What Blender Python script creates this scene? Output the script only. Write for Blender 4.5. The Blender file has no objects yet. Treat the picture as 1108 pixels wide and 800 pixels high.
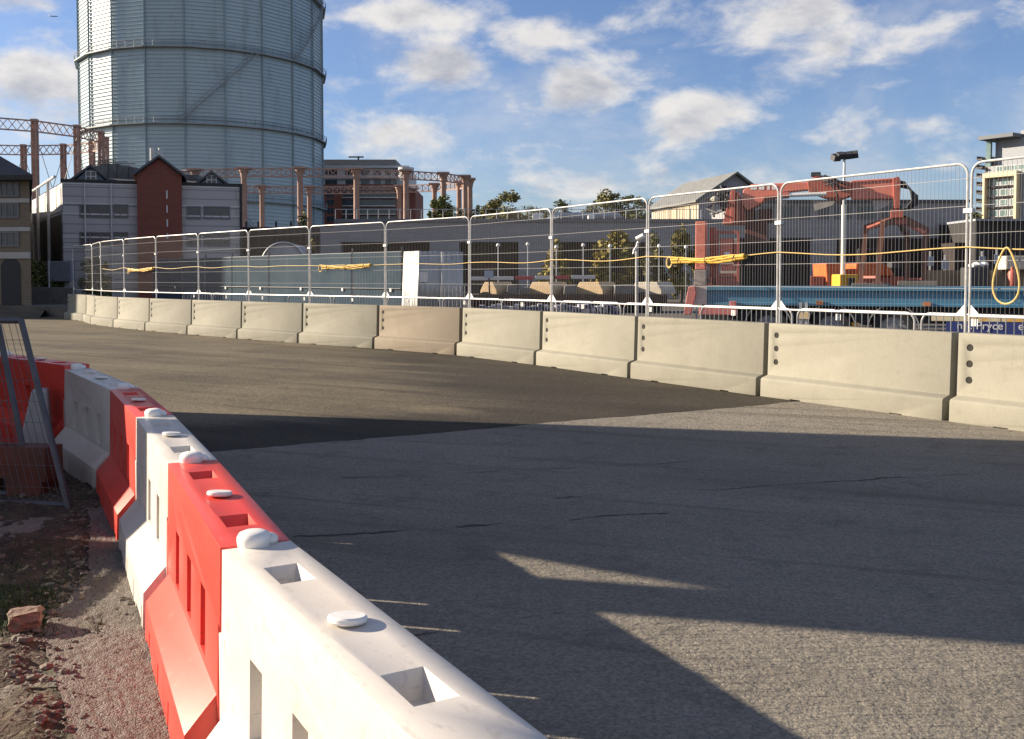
import bpy, bmesh, math, random
from mathutils import Vector, Matrix, noise
random.seed(7)
R = math.radians
C = bpy.context.scene.collection
PI = math.pi

# ------------------------------------------------------------------ camera model
F, CX, CY, YH, H = 1050.0, 554.0, 400.0, 302.0, 1.9
PITCH = R(2.2); PY = YH + F*math.tan(PITCH)      # PY: principal point, above the middle of the cropped frame
def at(px, py, Y):
    """world point seen at photo pixel (px,py) at world depth Y"""
    x = (px - CX) / F; y = (PY - py) / F
    r = Vector((x, math.cos(PITCH) + y * math.sin(PITCH), -math.sin(PITCH) + y * math.cos(PITCH)))
    return Vector((0, 0, H)) + r * (Y / r.y)
def gr(px, py, z=0.0):
    x = (px - CX) / F; y = (PY - py) / F
    r = Vector((x, math.cos(PITCH) + y * math.sin(PITCH), -math.sin(PITCH) + y * math.cos(PITCH)))
    return Vector((0, 0, H)) + r * ((z - H) / r.z)
def XX(px, Y): return at(px, YH, Y).x
def ZZ(py, Y): return at(CX, py, Y).z

# ------------------------------------------------------------------ mesh builder
class MB:
    def __init__(s): s.v = []; s.f = []
    def add(s, vs, fs):
        n = len(s.v); s.v += [tuple(v) for v in vs]; s.f += [tuple(i + n for i in f) for f in fs]; return s
    def box(s, a, b):
        x0, y0, z0 = a; x1, y1, z1 = b
        return s.add([(x0,y0,z0),(x1,y0,z0),(x1,y1,z0),(x0,y1,z0),(x0,y0,z1),(x1,y0,z1),(x1,y1,z1),(x0,y1,z1)],
                     [(3,2,1,0),(4,5,6,7),(0,1,5,4),(1,2,6,5),(2,3,7,6),(3,0,4,7)])
    def obox(s, c, ux, uy, uz, hx, hy, hz):
        c = Vector(c); vs = []
        for k in (-1, 1):
            for i, j in ((-1,-1),(1,-1),(1,1),(-1,1)):
                vs.append(c + Vector(ux)*hx*i + Vector(uy)*hy*j + Vector(uz)*hz*k)
        return s.add(vs, [(3,2,1,0),(4,5,6,7),(0,1,5,4),(1,2,6,5),(2,3,7,6),(3,0,4,7)])
    def bar(s, p, q, w, h=None, up=(0,0,1)):
        p = Vector(p); q = Vector(q); d = q - p; L = d.length
        if L < 1e-6: return s
        d /= L; up = Vector(up)
        if abs(d.dot(up)) > .98: up = Vector((0, 1, 0))
        a = d.cross(up).normalized(); b = a.cross(d)
        return s.obox((p + q) / 2, d, a, b, L / 2, w / 2, (h or w) / 2)
    def tube(s, pts, r, n=8, closed=False, cap=True):
        pts = [Vector(p) for p in pts]; m = len(pts); base = len(s.v); prev = None
        rr = r if isinstance(r, (list, tuple)) else [r] * m
        for i, p in enumerate(pts):
            if closed: t = pts[(i+1) % m] - pts[i-1]
            else: t = pts[min(i+1, m-1)] - pts[max(i-1, 0)]
            t.normalize()
            if prev is None:
                a = Vector((0,0,1)) if abs(t.z) < .9 else Vector((1,0,0))
                u = t.cross(a).normalized()
            else:
                u = (prev - t * prev.dot(t)); u = u.normalized() if u.length > 1e-6 else prev
            prev = u; w = t.cross(u)
            for k in range(n):
                an = 2*PI*k/n
                s.v.append(tuple(p + (u*math.cos(an) + w*math.sin(an)) * rr[i]))
        for i in range(m if closed else m-1):
            for k in range(n):
                a = base + i*n + k; b = base + i*n + (k+1) % n
                c = base + ((i+1) % m)*n + (k+1) % n; d = base + ((i+1) % m)*n + k
                s.f.append((a, b, c, d))
        if cap and not closed:
            s.f.append(tuple(base + k for k in reversed(range(n))))
            s.f.append(tuple(base + (m-1)*n + k for k in range(n)))
        return s
    def prism(s, poly, vec):
        """extrude a planar polygon (list of 3D points) along vec"""
        n = len(poly); vec = Vector(vec); P = [Vector(p) for p in poly]
        return s.add(P + [p + vec for p in P],
                     [tuple(reversed(range(n))), tuple(range(n, 2*n))] + [(i, (i+1) % n, n+(i+1) % n, n+i) for i in range(n)])
    def foot(s, poly, z0, z1):
        return s.prism([(x, y, z0) for x, y in poly], (0, 0, z1 - z0))
    def lathe(s, prof, n=16, c=(0,0,0), sx=1, sy=1):
        base = len(s.v); m = len(prof)
        for r, z in prof:
            for k in range(n):
                a = 2*PI*k/n; s.v.append((c[0] + sx*r*math.cos(a), c[1] + sy*r*math.sin(a), c[2] + z))
        for i in range(m-1):
            for k in range(n):
                s.f.append((base+i*n+k, base+i*n+(k+1) % n, base+(i+1)*n+(k+1) % n, base+(i+1)*n+k))
        s.f.append(tuple(base + k for k in reversed(range(n)))); s.f.append(tuple(base + (m-1)*n + k for k in range(n)))
        return s
    def blob(s, c, rx, ry, rz, nu=10, nv=6, jit=0.0):
        base = len(s.v); c = Vector(c)
        rows = []
        for j in range(nv+1):
            th = PI*j/nv; row = []
            for k in range(nu):
                a = 2*PI*k/nu
                q = 1 + random.uniform(-jit, jit)
                row.append(c + Vector((rx*math.sin(th)*math.cos(a)*q, ry*math.sin(th)*math.sin(a)*q, rz*math.cos(th)*q)))
            rows.append(row)
        s.v += [tuple(p) for r_ in rows for p in r_]
        for j in range(nv):
            for k in range(nu):
                s.f.append((base+(j+1)*nu+k, base+(j+1)*nu+(k+1) % nu, base+j*nu+(k+1) % nu, base+j*nu+k))
        return s
    def build(s, name, mat, parent=None, smooth=False, bevel=0, fix=False, rel=None):
        me = bpy.data.meshes.new(name)
        vs = s.v
        if rel is not None:
            rel = Vector(rel); vs = [tuple(Vector(v) - rel) for v in vs]
        me.from_pydata(vs, [], s.f)
        if fix or bevel:
            bm = bmesh.new(); bm.from_mesh(me)
            bmesh.ops.remove_doubles(bm, verts=bm.verts, dist=1e-5)
            bmesh.ops.recalc_face_normals(bm, faces=bm.faces); bm.to_mesh(me); bm.free()
        me.materials.append(mat)
        if smooth:
            me.shade_smooth(); me.set_sharp_from_angle(angle=R(smooth if smooth is not True else 40))
        o = bpy.data.objects.new(name, me); C.objects.link(o)
        if parent: o.parent = parent
        if bevel:
            m = o.modifiers.new('bevel', 'BEVEL'); m.width = bevel; m.segments = 2; m.limit_method = 'ANGLE'; m.angle_limit = R(35)
        return o

def tag(o, label=None, cat=None, group=None, kind=None):
    if label: o['label'] = label
    if cat: o['category'] = cat
    if group: o['group'] = group
    if kind: o['kind'] = kind
    return o
def empty(name, loc=(0,0,0), rz=0, label=None, cat=None, group=None):
    o = bpy.data.objects.new(name, None); o.empty_display_size = .2; C.objects.link(o)
    o.location = loc; o.rotation_euler = (0, 0, rz)
    return tag(o, label, cat, group)
def copy_tree(o, parent=None):
    c = o.copy(); C.objects.link(c); c.parent = parent
    for ch in list(o.children): copy_tree(ch, c)
    return c
def apply_mods(o):
    dg = bpy.context.evaluated_depsgraph_get(); dg.update()
    me = bpy.data.meshes.new_from_object(o.evaluated_get(dg))
    old = o.data; o.modifiers.clear(); o.data = me; bpy.data.meshes.remove(old)
def boolean(o, cutter, op='DIFFERENCE'):
    m = o.modifiers.new('b', 'BOOLEAN'); m.object = cutter; m.operation = op; m.solver = 'EXACT'; m.use_self = True
    apply_mods(o)
    me = cutter.data; bpy.data.objects.remove(cutter); bpy.data.meshes.remove(me)

# ------------------------------------------------------------------ materials
MATS = {}
def objvec(nt, coord):
    N = nt.nodes; tc = N.new('ShaderNodeTexCoord')
    if coord != 'Object': return tc.outputs[coord]
    oi = N.new('ShaderNodeObjectInfo'); va = N.new('ShaderNodeVectorMath'); va.operation = 'MULTIPLY_ADD'
    cb = N.new('ShaderNodeCombineXYZ')
    for k in 'XYZ': nt.links.new(oi.outputs['Random'], cb.inputs[k])
    nt.links.new(cb.outputs[0], va.inputs[0]); va.inputs[1].default_value = (61, 37, 0); nt.links.new(tc.outputs['Object'], va.inputs[2])
    return va.outputs[0]
def mat(name, col, rough=.7, var=.0, scale=4.0, col2=None, bump=0, bscale=30, metal=0, spec=.5, stretch=(1,1,1),
        detail=6, lo=.35, hi=.65, coord='Object', bdist=.02):
    if name in MATS: return MATS[name]
    m = bpy.data.materials.new(name); m.use_nodes = True; nt = m.node_tree; N = nt.nodes; Lk = nt.links
    b = N['Principled BSDF']; b.inputs['Roughness'].default_value = rough; b.inputs['Metallic'].default_value = metal
    b.inputs['Specular IOR Level'].default_value = spec
    c = (*col, 1)
    mp = N.new('ShaderNodeMapping'); mp.inputs['Scale'].default_value = stretch
    Lk.new(objvec(nt, coord), mp.inputs['Vector'])
    if var or col2:
        c2 = (*col2, 1) if col2 else (*[max(0, x*(1-var)) for x in col], 1)
        n = N.new('ShaderNodeTexNoise'); n.inputs['Scale'].default_value = scale; n.inputs['Detail'].default_value = detail
        n.inputs['Roughness'].default_value = .65
        Lk.new(mp.outputs[0], n.inputs['Vector'])
        rp = N.new('ShaderNodeValToRGB'); rp.color_ramp.elements[0].position = lo; rp.color_ramp.elements[1].position = hi
        rp.color_ramp.elements[0].color = c; rp.color_ramp.elements[1].color = c2
        Lk.new(n.outputs['Fac'], rp.inputs[0]); Lk.new(rp.outputs[0], b.inputs['Base Color'])
    else:
        b.inputs['Base Color'].default_value = c
    if bump:
        n2 = N.new('ShaderNodeTexNoise'); n2.inputs['Scale'].default_value = bscale; n2.inputs['Detail'].default_value = 5
        Lk.new(mp.outputs[0], n2.inputs['Vector'])
        bp = N.new('ShaderNodeBump'); bp.inputs['Strength'].default_value = bump; bp.inputs['Distance'].default_value = bdist
        Lk.new(n2.outputs['Fac'], bp.inputs['Height']); Lk.new(bp.outputs[0], b.inputs['Normal'])
    MATS[name] = m
    return m
def layer(m, col, scale, lo, hi, stretch=(1,1,1), coord='Object', detail=4, amount=1.0):
    """mix a second noise-shaped stain colour over the base colour of m"""
    nt = m.node_tree; N = nt.nodes; Lk = nt.links; b = N['Principled BSDF']
    mp = N.new('ShaderNodeMapping'); mp.inputs['Scale'].default_value = stretch
    mp.inputs['Location'].default_value = (random.uniform(-9, 9), random.uniform(-9, 9), random.uniform(-9, 9))
    n = N.new('ShaderNodeTexNoise'); n.inputs['Scale'].default_value = scale; n.inputs['Detail'].default_value = detail
    n.inputs['Roughness'].default_value = .6
    mr = N.new('ShaderNodeMapRange'); mr.inputs['From Min'].default_value = lo; mr.inputs['From Max'].default_value = hi
    mr.inputs['To Max'].default_value = amount
    mx = N.new('ShaderNodeMix'); mx.data_type = 'RGBA'
    Lk.new(objvec(nt, coord), mp.inputs[0]); Lk.new(mp.outputs[0], n.inputs['Vector']); Lk.new(n.outputs['Fac'], mr.inputs['Value'])
    Lk.new(mr.outputs[0], mx.inputs['Factor'])
    inp = b.inputs['Base Color']
    if inp.is_linked:
        src = inp.links[0].from_socket; Lk.new(src, mx.inputs[6])
    else: mx.inputs[6].default_value = inp.default_value
    mx.inputs[7].default_value = (*col, 1)
    Lk.new(mx.outputs[2], inp)
    return m
def vary(m, lo, hi):
    """each copy of the object gets its own overall tone"""
    nt = m.node_tree; N = nt.nodes; b = N['Principled BSDF']; oi = N.new('ShaderNodeObjectInfo'); mr = N.new('ShaderNodeMapRange')
    mr.inputs['To Min'].default_value = lo; mr.inputs['To Max'].default_value = hi; nt.links.new(oi.outputs['Random'], mr.inputs['Value'])
    mx = N.new('ShaderNodeVectorMath'); mx.operation = 'SCALE'; src = b.inputs['Base Color'].links[0].from_socket
    nt.links.new(src, mx.inputs[0]); nt.links.new(mr.outputs[0], mx.inputs['Scale']); nt.links.new(mx.outputs[0], b.inputs['Base Color'])
def brick_mat(name, c1, c2, mortar, scale=1.0, bw=.45, bh=.15, rough=.85, msize=.02, axis='x'):
    m = bpy.data.materials.new(name); m.use_nodes = True; nt = m.node_tree; N = nt.nodes; Lk = nt.links
    b = N['Principled BSDF']; b.inputs['Roughness'].default_value = rough
    tc = N.new('ShaderNodeTexCoord'); sp = N.new('ShaderNodeSeparateXYZ'); cb = N.new('ShaderNodeCombineXYZ')
    Lk.new(tc.outputs['Object'], sp.inputs[0])
    ad = N.new('ShaderNodeMath'); ad.operation = 'ADD'
    Lk.new(sp.outputs['X'], ad.inputs[0]); Lk.new(sp.outputs['Y'], ad.inputs[1])
    Lk.new(ad.outputs[0], cb.inputs['X']); Lk.new(sp.outputs['Z'], cb.inputs['Y'])
    br = N.new('ShaderNodeTexBrick'); br.inputs['Scale'].default_value = scale
    br.inputs['Brick Width'].default_value = bw; br.inputs['Row Height'].default_value = bh; br.inputs['Mortar Size'].default_value = msize
    br.inputs['Color1'].default_value = (*c1, 1); br.inputs['Color2'].default_value = (*c2, 1); br.inputs['Mortar'].default_value = (*mortar, 1)
    Lk.new(cb.outputs[0], br.inputs['Vector']); Lk.new(br.outputs['Color'], b.inputs['Base Color'])
    MATS[name] = m; return m

M_conc = mat('barrier_concrete', (.250,.240,.196), .85, col2=(.208,.199,.160), scale=1.7, bump=.25, bscale=45, lo=.3, hi=.75, bdist=.01)
layer(M_conc, (.125,.112,.09), 3.0, .56, .78, (1,1,2.5), amount=.28); layer(M_conc, (.135,.12,.095), 9, .58, .74, (4,4,.6), amount=.25)
layer(M_conc, (.29,.28,.24), 22, .55, .8, amount=.5)
vary(M_conc, .84, 1.08)
M_concb = mat('barrier_concrete_brown', (.205,.172,.130), .85, col2=(.172,.143,.107), scale=2.2, bump=.25, bscale=45, lo=.3, hi=.75, bdist=.01)
layer(M_concb, (.14,.115,.09), 4, .6, .8, amount=.4)
M_hole = mat('socket_dark', (.02,.018,.015), .9)
M_red = mat('red_plastic', (.68,.062,.045), .38, col2=(.60,.055,.04), scale=3, bump=.06, bscale=9, bdist=.01)
layer(M_red, (.42,.13,.10), 7, .60, .78, (1,3,1), amount=.55); layer(M_red, (.75,.22,.18), 40, .62, .75, amount=.35)
layer(M_red, (.20,.035,.03), 9, .63, .74, (.5,1,7), amount=.6)
M_white = mat('white_plastic', (.62,.58,.535), .42, col2=(.55,.51,.465), scale=3, bump=.06, bscale=9, bdist=.01)
layer(M_white, (.30,.26,.22), 14, .57, .74, (1,2.5,1), amount=.42); layer(M_white, (.25,.21,.18), 55, .64, .74, amount=.45)
layer(M_white, (.55,.48,.42), 3, .55, .75, (1,1,.4), amount=.3)
layer(M_white, (.30,.27,.25), 8, .64, .75, (.5,1,7), amount=.5)
M_whitegrey = mat('white_plastic_grey', (.42,.41,.42), .5, col2=(.33,.32,.33), scale=4)  # greyer than the white of the barriers
M_cap = mat('cap_plastic', (.80,.79,.76), .4, var=.12, scale=20)
M_galv = mat('galvanised_steel', (.55,.56,.57), .38, var=.25, scale=9, metal=.75)
M_galvw = mat('galvanised_bright', (.50,.50,.50), .45, var=.3, scale=9, metal=.25)
M_wire = mat('mesh_wire', (.085,.085,.09), .6)
M_wireb = mat('cross_wire', (.21,.21,.22), .5)
M_dark = mat('dark_steel', (.05,.05,.055), .6, var=.3)
M_darktube = mat('dull_tube', (.09,.095,.11), .55, metal=.2, var=.3, scale=6)
M_yellow = mat('yellow_hose', (.62,.385,.05), .6, var=.35, scale=20)
M_cable = mat('straw_cable', (.62,.45,.16), .55, var=.25, scale=20)
M_tag = mat('white_tag', (.78,.78,.76), .5)
M_rubber = mat('tyre_rubber', (.03,.03,.032), .8, var=.3, scale=12)
M_rim = mat('rim_grey', (.30,.30,.31), .5, metal=.4)
M_blue = mat('trailer_blue', (.065,.20,.325), .45, col2=(.08,.23,.355), scale=3)
layer(M_blue, (.09,.13,.15), 5, .58, .75, (.4,1,3), amount=.6)
M_craned = mat('crane_red', (.43,.115,.078), .5, col2=(.34,.085,.06), scale=3, bump=.1, bscale=10)
layer(M_craned, (.14,.07,.05), 6, .56, .72, amount=.7)
M_coral = mat('crane_coral_red', (.74,.235,.165), .5, col2=(.62,.18,.125), scale=3)  # lighter coral red than the other crane parts
layer(M_coral, (.30,.12,.08), 7, .58, .75, amount=.6)
M_orange = mat('machine_orange', (.65,.14,.03), .5, var=.3, scale=4)
M_amber = mat('box_yellow', (.80,.42,.03), .5, var=.15, scale=4)
M_glass = mat('window_glass', (.05,.065,.075), .12, spec=.7, var=.4, scale=.6)
M_glassg = mat('green_glass', (.16,.25,.24), .12, spec=.8, var=.5, scale=.4)

# ------------------------------------------------------------------ sun and sky
SUN_AZ = 13.0       # degrees beyond the camera plane, sun on the left
SUN_EL = 20.0
sd = Vector((-math.cos(R(SUN_AZ))*math.cos(R(SUN_EL)), math.sin(R(SUN_AZ))*math.cos(R(SUN_EL)), math.sin(R(SUN_EL))))  # to the sun
sl = bpy.data.lights.new('sun', 'SUN'); sl.energy = 5.0; sl.angle = R(.5); sl.color = (1.0, .85, .655)
so = bpy.data.objects.new('sun', sl); C.objects.link(so); so.rotation_euler = sd.to_track_quat('Z', 'Y').to_euler(); so.location = (-20, 5, 30)

W = bpy.data.worlds.new('World'); bpy.context.scene.world = W; W.use_nodes = True
nt = W.node_tree; N = nt.nodes; Lk = nt.links
bg = N['Background']; bg.inputs['Strength'].default_value = .046
sky = N.new('ShaderNodeTexSky'); sky.sky_type = 'NISHITA'; sky.sun_disc = False
sky.sun_elevation = R(SUN_EL); sky.sun_rotation = math.atan2(sd.x, sd.y); sky.air_density = 1.0; sky.dust_density = .6; sky.ozone_density = 1.6
def mth(op, a, b=None, c=None):
    n = N.new('ShaderNodeMath'); n.operation = op
    for i, q in enumerate((a, b, c)):
        if q is None: continue
        if isinstance(q, (int, float)): n.inputs[i].default_value = q
        else: Lk.new(q, n.inputs[i])
    return n.outputs[0]
tc = N.new('ShaderNodeTexCoord'); sp = N.new('ShaderNodeSeparateXYZ'); Lk.new(tc.outputs['Generated'], sp.inputs[0])
az = mth('ARCTAN2', sp.outputs['X'], sp.outputs['Y']); el = mth('ARCSINE', sp.outputs['Z'])
cv = N.new('ShaderNodeCombineXYZ'); Lk.new(az, cv.inputs['X']); Lk.new(mth('MULTIPLY', el, 1.9), cv.inputs['Y'])
def fbm(vec, scale, detail, rough=.55, off=None, dist=0):
    n = N.new('ShaderNodeTexNoise'); n.inputs['Scale'].default_value = scale; n.inputs['Detail'].default_value = detail
    n.inputs['Roughness'].default_value = rough; n.inputs['Distortion'].default_value = dist
    if off:
        va = N.new('ShaderNodeVectorMath'); va.operation = 'ADD'; va.inputs[1].default_value = off; Lk.new(vec, va.inputs[0]); vec = va.outputs[0]
    Lk.new(vec, n.inputs['Vector']); return n.outputs['Fac']
n1 = fbm(cv.outputs[0], 9, 8, .6, (3.1, 1.7, 0), .2)
n1u = fbm(cv.outputs[0], 9, 5, .6, (3.1, 1.7 + .05, 0), .2)
n1b = fbm(cv.outputs[0], 17, 7, .6, (1.1, 6.7, 0), .3)
wisp = fbm(cv.outputs[0], 4.2, 6, .6, (8.3, 2.2, 0), .4)
def mrange(v, a, b, c=0., d=1., smooth=True):
    n = N.new('ShaderNodeMapRange'); n.interpolation_type = 'SMOOTHSTEP' if smooth else 'LINEAR'
    for k, q in zip(('From Min','From Max','To Min','To Max'), (a, b, c, d)): n.inputs[k].default_value = q
    Lk.new(v, n.inputs['Value']); return n.outputs[0]
def dirs(px, py):
    v = (at(px, py, 100) - Vector((0,0,H))).normalized(); return math.atan2(v.x, v.y), math.asin(v.z)
# cumulus banks by direction: centre px, py, half-widths, weight
banks = [(20,85,62,42,1.0),(45,135,55,26,.7),(20,5,70,14,.9),(485,78,70,30,1.0),(435,12,70,16,.95),(450,140,90,24,.75),
         (520,175,55,30,.55),(760,122,62,26,1.0),(635,100,48,24,.85),(690,85,70,30,.5),(850,12,90,26,.85),(930,50,90,40,.6),
         (990,132,36,10,.55),(860,150,90,14,.35),(600,205,130,18,.6),(760,190,110,18,.45),(600,35,90,14,.5),(900,85,150,40,.45),(720,25,20,10,.4),(390,160,40,40,.5),(340,215,60,30,.5)]
acc = None
for px, py, wx, wy, wt in banks:
    a0, e0 = dirs(px, py); sa = wx / F * .9; se = wy / F * .9
    dx = mth('MULTIPLY', mth('SUBTRACT', az, a0), 1/sa); dy = mth('MULTIPLY', mth('SUBTRACT', el, e0), 1/se)
    q = mth('ADD', mth('MULTIPLY', dx, dx), mth('MULTIPLY', dy, dy))
    g = mth('MULTIPLY', mth('POWER', math.e, mth('MULTIPLY', q, -.7)), wt)
    acc = g if acc is None else mth('MAXIMUM', acc, g)
acc = mth('MAXIMUM', acc, mrange(sp.outputs['Y'], .1, -.6, 0, .42))        # unseen cloud added behind the camera to whiten the ambient light
dens = mth('ADD', mth('ADD', mth('MULTIPLY', n1, 2.2), mth('MULTIPLY', acc, .62)), -1.16)
densu = mth('ADD', mth('ADD', mth('MULTIPLY', n1u, 2.2), mth('MULTIPLY', acc, .62)), -1.16)
cover = mrange(dens, -.04, .55, 0, .94)
thin = mth('MULTIPLY', mrange(wisp, .45, .72, 0, .38), mrange(el, 0.0, .35, 1.0, .8))
cover = mth('MAXIMUM', cover, thin)
shade = mth('ADD', mrange(densu, .08, .95, 0, 1.0), mrange(n1b, .35, .65, -.18, .18))          # thick cloud above -> greyer underside
ccol = N.new('ShaderNodeMix'); ccol.data_type = 'RGBA'; Lk.new(shade, ccol.inputs['Factor'])
ccol.inputs[6].default_value = (8.0, 7.7, 7.4, 1); ccol.inputs[7].default_value = (4.4, 4.5, 5.0, 1)
skym = N.new('ShaderNodeMix'); skym.data_type = 'RGBA'; Lk.new(cover, skym.inputs['Factor'])
skyg = N.new('ShaderNodeMix'); skyg.data_type = 'RGBA'; skyg.blend_type = 'MULTIPLY'; skyg.inputs['Factor'].default_value = 1
Lk.new(sky.outputs[0], skyg.inputs[6]); skyg.inputs[7].default_value = (.94, 1.03, 1.34, 1)
Lk.new(skyg.outputs[2], skym.inputs[6]); Lk.new(ccol.outputs[2], skym.inputs[7])
Lk.new(skym.outputs[2], bg.inputs['Color'])

# ------------------------------------------------------------------ ground surfaces
def sheet(name, poly, z, m, **k):
    mb = MB(); mb.add([(x, y, z) for x, y in poly], [tuple(range(len(poly)))])
    o = mb.build(name, m); o['kind'] = 'structure'; return o

def ground_mat(name, c1, c2, s1, fine, fine_amt, bump, bscale, angle, groove=0, rough=.9, dark=None):
    m = bpy.data.materials.new(name); m.use_nodes = True; t = m.node_tree; n = t.nodes; l = t.links
    b = n['Principled BSDF']; b.inputs['Roughness'].default_value = rough; b.inputs['Specular IOR Level'].default_value = .25
    tcx = n.new('ShaderNodeTexCoord'); mp = n.new('ShaderNodeMapping'); mp.inputs['Rotation'].default_value = (0, 0, -angle)
    l.new(tcx.outputs['Object'], mp.inputs[0])
    mp2 = n.new('ShaderNodeMapping'); mp2.inputs['Scale'].default_value = (.16, 1, 1); l.new(mp.outputs[0], mp2.inputs[0])
    def nz(vec, sc, det, ro=.6):
        q = n.new('ShaderNodeTexNoise'); q.inputs['Scale'].default_value = sc; q.inputs['Detail'].default_value = det; q.inputs['Roughness'].default_value = ro
        l.new(vec, q.inputs['Vector']); return q.outputs['Fac']
    a = nz(mp2.outputs[0], s1, 6); bb = nz(mp.outputs[0], s1*.35, 5); f = nz(mp.outputs[0], fine, 3, .7)
    def mm(op, x, y):
        q = n.new('ShaderNodeMath'); q.operation = op
        for i, v in enumerate((x, y)):
            if isinstance(v, (int, float)): q.inputs[i].default_value = v
            else: l.new(v, q.inputs[i])
        return q.outputs[0]
    mixv = mm('ADD', mm('MULTIPLY', a, .6), mm('MULTIPLY', bb, .4))
    rp = n.new('ShaderNodeValToRGB'); rp.color_ramp.elements[0].position = .36; rp.color_ramp.elements[1].position = .62
    rp.color_ramp.elements[0].color = (*c1, 1); rp.color_ramp.elements[1].color = (*c2, 1); l.new(mixv, rp.inputs[0])
    mx = n.new('ShaderNodeMix'); mx.data_type = 'RGBA'; mx.blend_type = 'MULTIPLY'; mx.inputs['Factor'].default_value = fine_amt
    rp2 = n.new('ShaderNodeValToRGB'); rp2.color_ramp.elements[0].position = .35; rp2.color_ramp.elements[1].position = .65
    rp2.color_ramp.elements[0].color = (.45,.45,.45,1); rp2.color_ramp.elements[1].color = (1.25,1.22,1.18,1); l.new(f, rp2.inputs[0])
    base = rp.outputs[0]
    if dark:      # newer, darker tarmac on one side of a wavering line
        q0, q1, c3, c4 = dark; u = (q1-q0).normalized(); nn = Vector((u.y, -u.x))
        if nn.x < 0: nn = -nn
        dp = n.new('ShaderNodeVectorMath'); dp.operation = 'DOT_PRODUCT'; l.new(tcx.outputs['Object'], dp.inputs[0]); dp.inputs[1].default_value = (nn.x, nn.y, 0)
        dist = mm('ADD', mm('ADD', dp.outputs['Value'], -q0.dot(nn)), mm('MULTIPLY', mm('ADD', nz(mp2.outputs[0], 1.1, 5), -.5), 5.5))
        mr = n.new('ShaderNodeMapRange'); mr.interpolation_type = 'SMOOTHSTEP'; mr.inputs['From Min'].default_value = -1.0; mr.inputs['From Max'].default_value = 1.2; l.new(dist, mr.inputs['Value'])
        ub = (b1-b0).normalized(); nb = Vector((-ub.y, ub.x)); nb = nb if nb.y > 0 else -nb
        dp2 = n.new('ShaderNodeVectorMath'); dp2.operation = 'DOT_PRODUCT'; l.new(tcx.outputs['Object'], dp2.inputs[0]); dp2.inputs[1].default_value = (nb.x, nb.y, 0)
        d2 = mm('ADD', mm('ADD', dp2.outputs['Value'], -b0.dot(nb)), mm('MULTIPLY', mm('ADD', nz(mp2.outputs[0], 1.6, 5), -.5), 3.0))
        mr2 = n.new('ShaderNodeMapRange'); mr2.interpolation_type = 'SMOOTHSTEP'; mr2.inputs['From Min'].default_value = 2.4; mr2.inputs['From Max'].default_value = 1.2; l.new(d2, mr2.inputs['Value'])
        mxm = mm('MAXIMUM', mr.outputs[0], mr2.outputs[0])
        rp3 = n.new('ShaderNodeValToRGB'); rp3.color_ramp.elements[0].position = .36; rp3.color_ramp.elements[1].position = .62
        rp3.color_ramp.elements[0].color = (*c3, 1); rp3.color_ramp.elements[1].color = (*c4, 1); l.new(mixv, rp3.inputs[0])
        mz = n.new('ShaderNodeMix'); mz.data_type = 'RGBA'; l.new(mxm, mz.inputs['Factor']); l.new(base, mz.inputs[6]); l.new(rp3.outputs[0], mz.inputs[7]); base = mz.outputs[2]
    l.new(base, mx.inputs[6]); l.new(rp2.outputs[0], mx.inputs[7]); 
    st1 = n.new('ShaderNodeMapRange'); st1.inputs['From Min'].default_value = .54; st1.inputs['From Max'].default_value = .70; st1.inputs['To Max'].default_value = .55; l.new(nz(mp.outputs[0], 1.7, 7, .72), st1.inputs['Value'])
    mx3 = n.new('ShaderNodeMix'); mx3.data_type = 'RGBA'; l.new(st1.outputs[0], mx3.inputs['Factor']); l.new(mx.outputs[2], mx3.inputs[6]); mx3.inputs[7].default_value = (c1[0]*.35, c1[1]*.35, c1[2]*.36, 1)
    mp4 = n.new('ShaderNodeMapping'); mp4.inputs['Scale'].default_value = (.05, 1, 1); mp4.inputs['Rotation'].default_value = (0, 0, R(17)); l.new(mp.outputs[0], mp4.inputs[0])
    st2 = n.new('ShaderNodeMapRange'); st2.inputs['From Min'].default_value = .56; st2.inputs['From Max'].default_value = .68; st2.inputs['To Max'].default_value = .5; l.new(nz(mp4.outputs[0], 2.6, 4, .6), st2.inputs['Value'])
    mx4 = n.new('ShaderNodeMix'); mx4.data_type = 'RGBA'; l.new(st2.outputs[0], mx4.inputs['Factor']); l.new(mx3.outputs[2], mx4.inputs[6]); mx4.inputs[7].default_value = (c1[0]*.5, c1[1]*.48, c1[2]*.46, 1)
    l.new(mx4.outputs[2], b.inputs['Base Color'])
    h = mm('ADD', nz(mp.outputs[0], bscale, 4, .65), mm('MULTIPLY', nz(mp.outputs[0], bscale*.2, 3), 1.2))
    if groove:
        mp3 = n.new('ShaderNodeMapping'); mp3.inputs['Scale'].default_value = (.12, 1, 1); mp3.inputs['Rotation'].default_value = (0, 0, R(groove)); 
        l.new(tcx.outputs['Object'], mp3.inputs[0])
        h = mm('ADD', h, mm('MULTIPLY', nz(mp3.outputs[0], 24, 3), 2.6))
    bp = n.new('ShaderNodeBump'); bp.inputs['Strength'].default_value = bump; bp.inputs['Distance'].default_value = .02
    l.new(h, bp.inputs['Height']); l.new(bp.outputs[0], b.inputs['Normal'])
    MATS[name] = m; return m
b0 = gr(150, 497).xy; b1 = gr(905, 432).xy
M_asph = ground_mat('dirty_asphalt', (.070,.059,.042), (.172,.146,.102), .9, 16, .7, .7, 30, R(150), dark=(gr(395,386).xy, gr(520,460).xy, (.027,.023,.018), (.060,.051,.039)))
M_slab = ground_mat('road_concrete', (.195,.178,.150), (.272,.250,.212), .8, 48, .7, .8, 44, R(160), groove=8)
M_yardg = ground_mat('yard_dirt', (.09,.08,.07), (.14,.125,.105), .6, 10, .5, .4, 10, 0)

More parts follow.
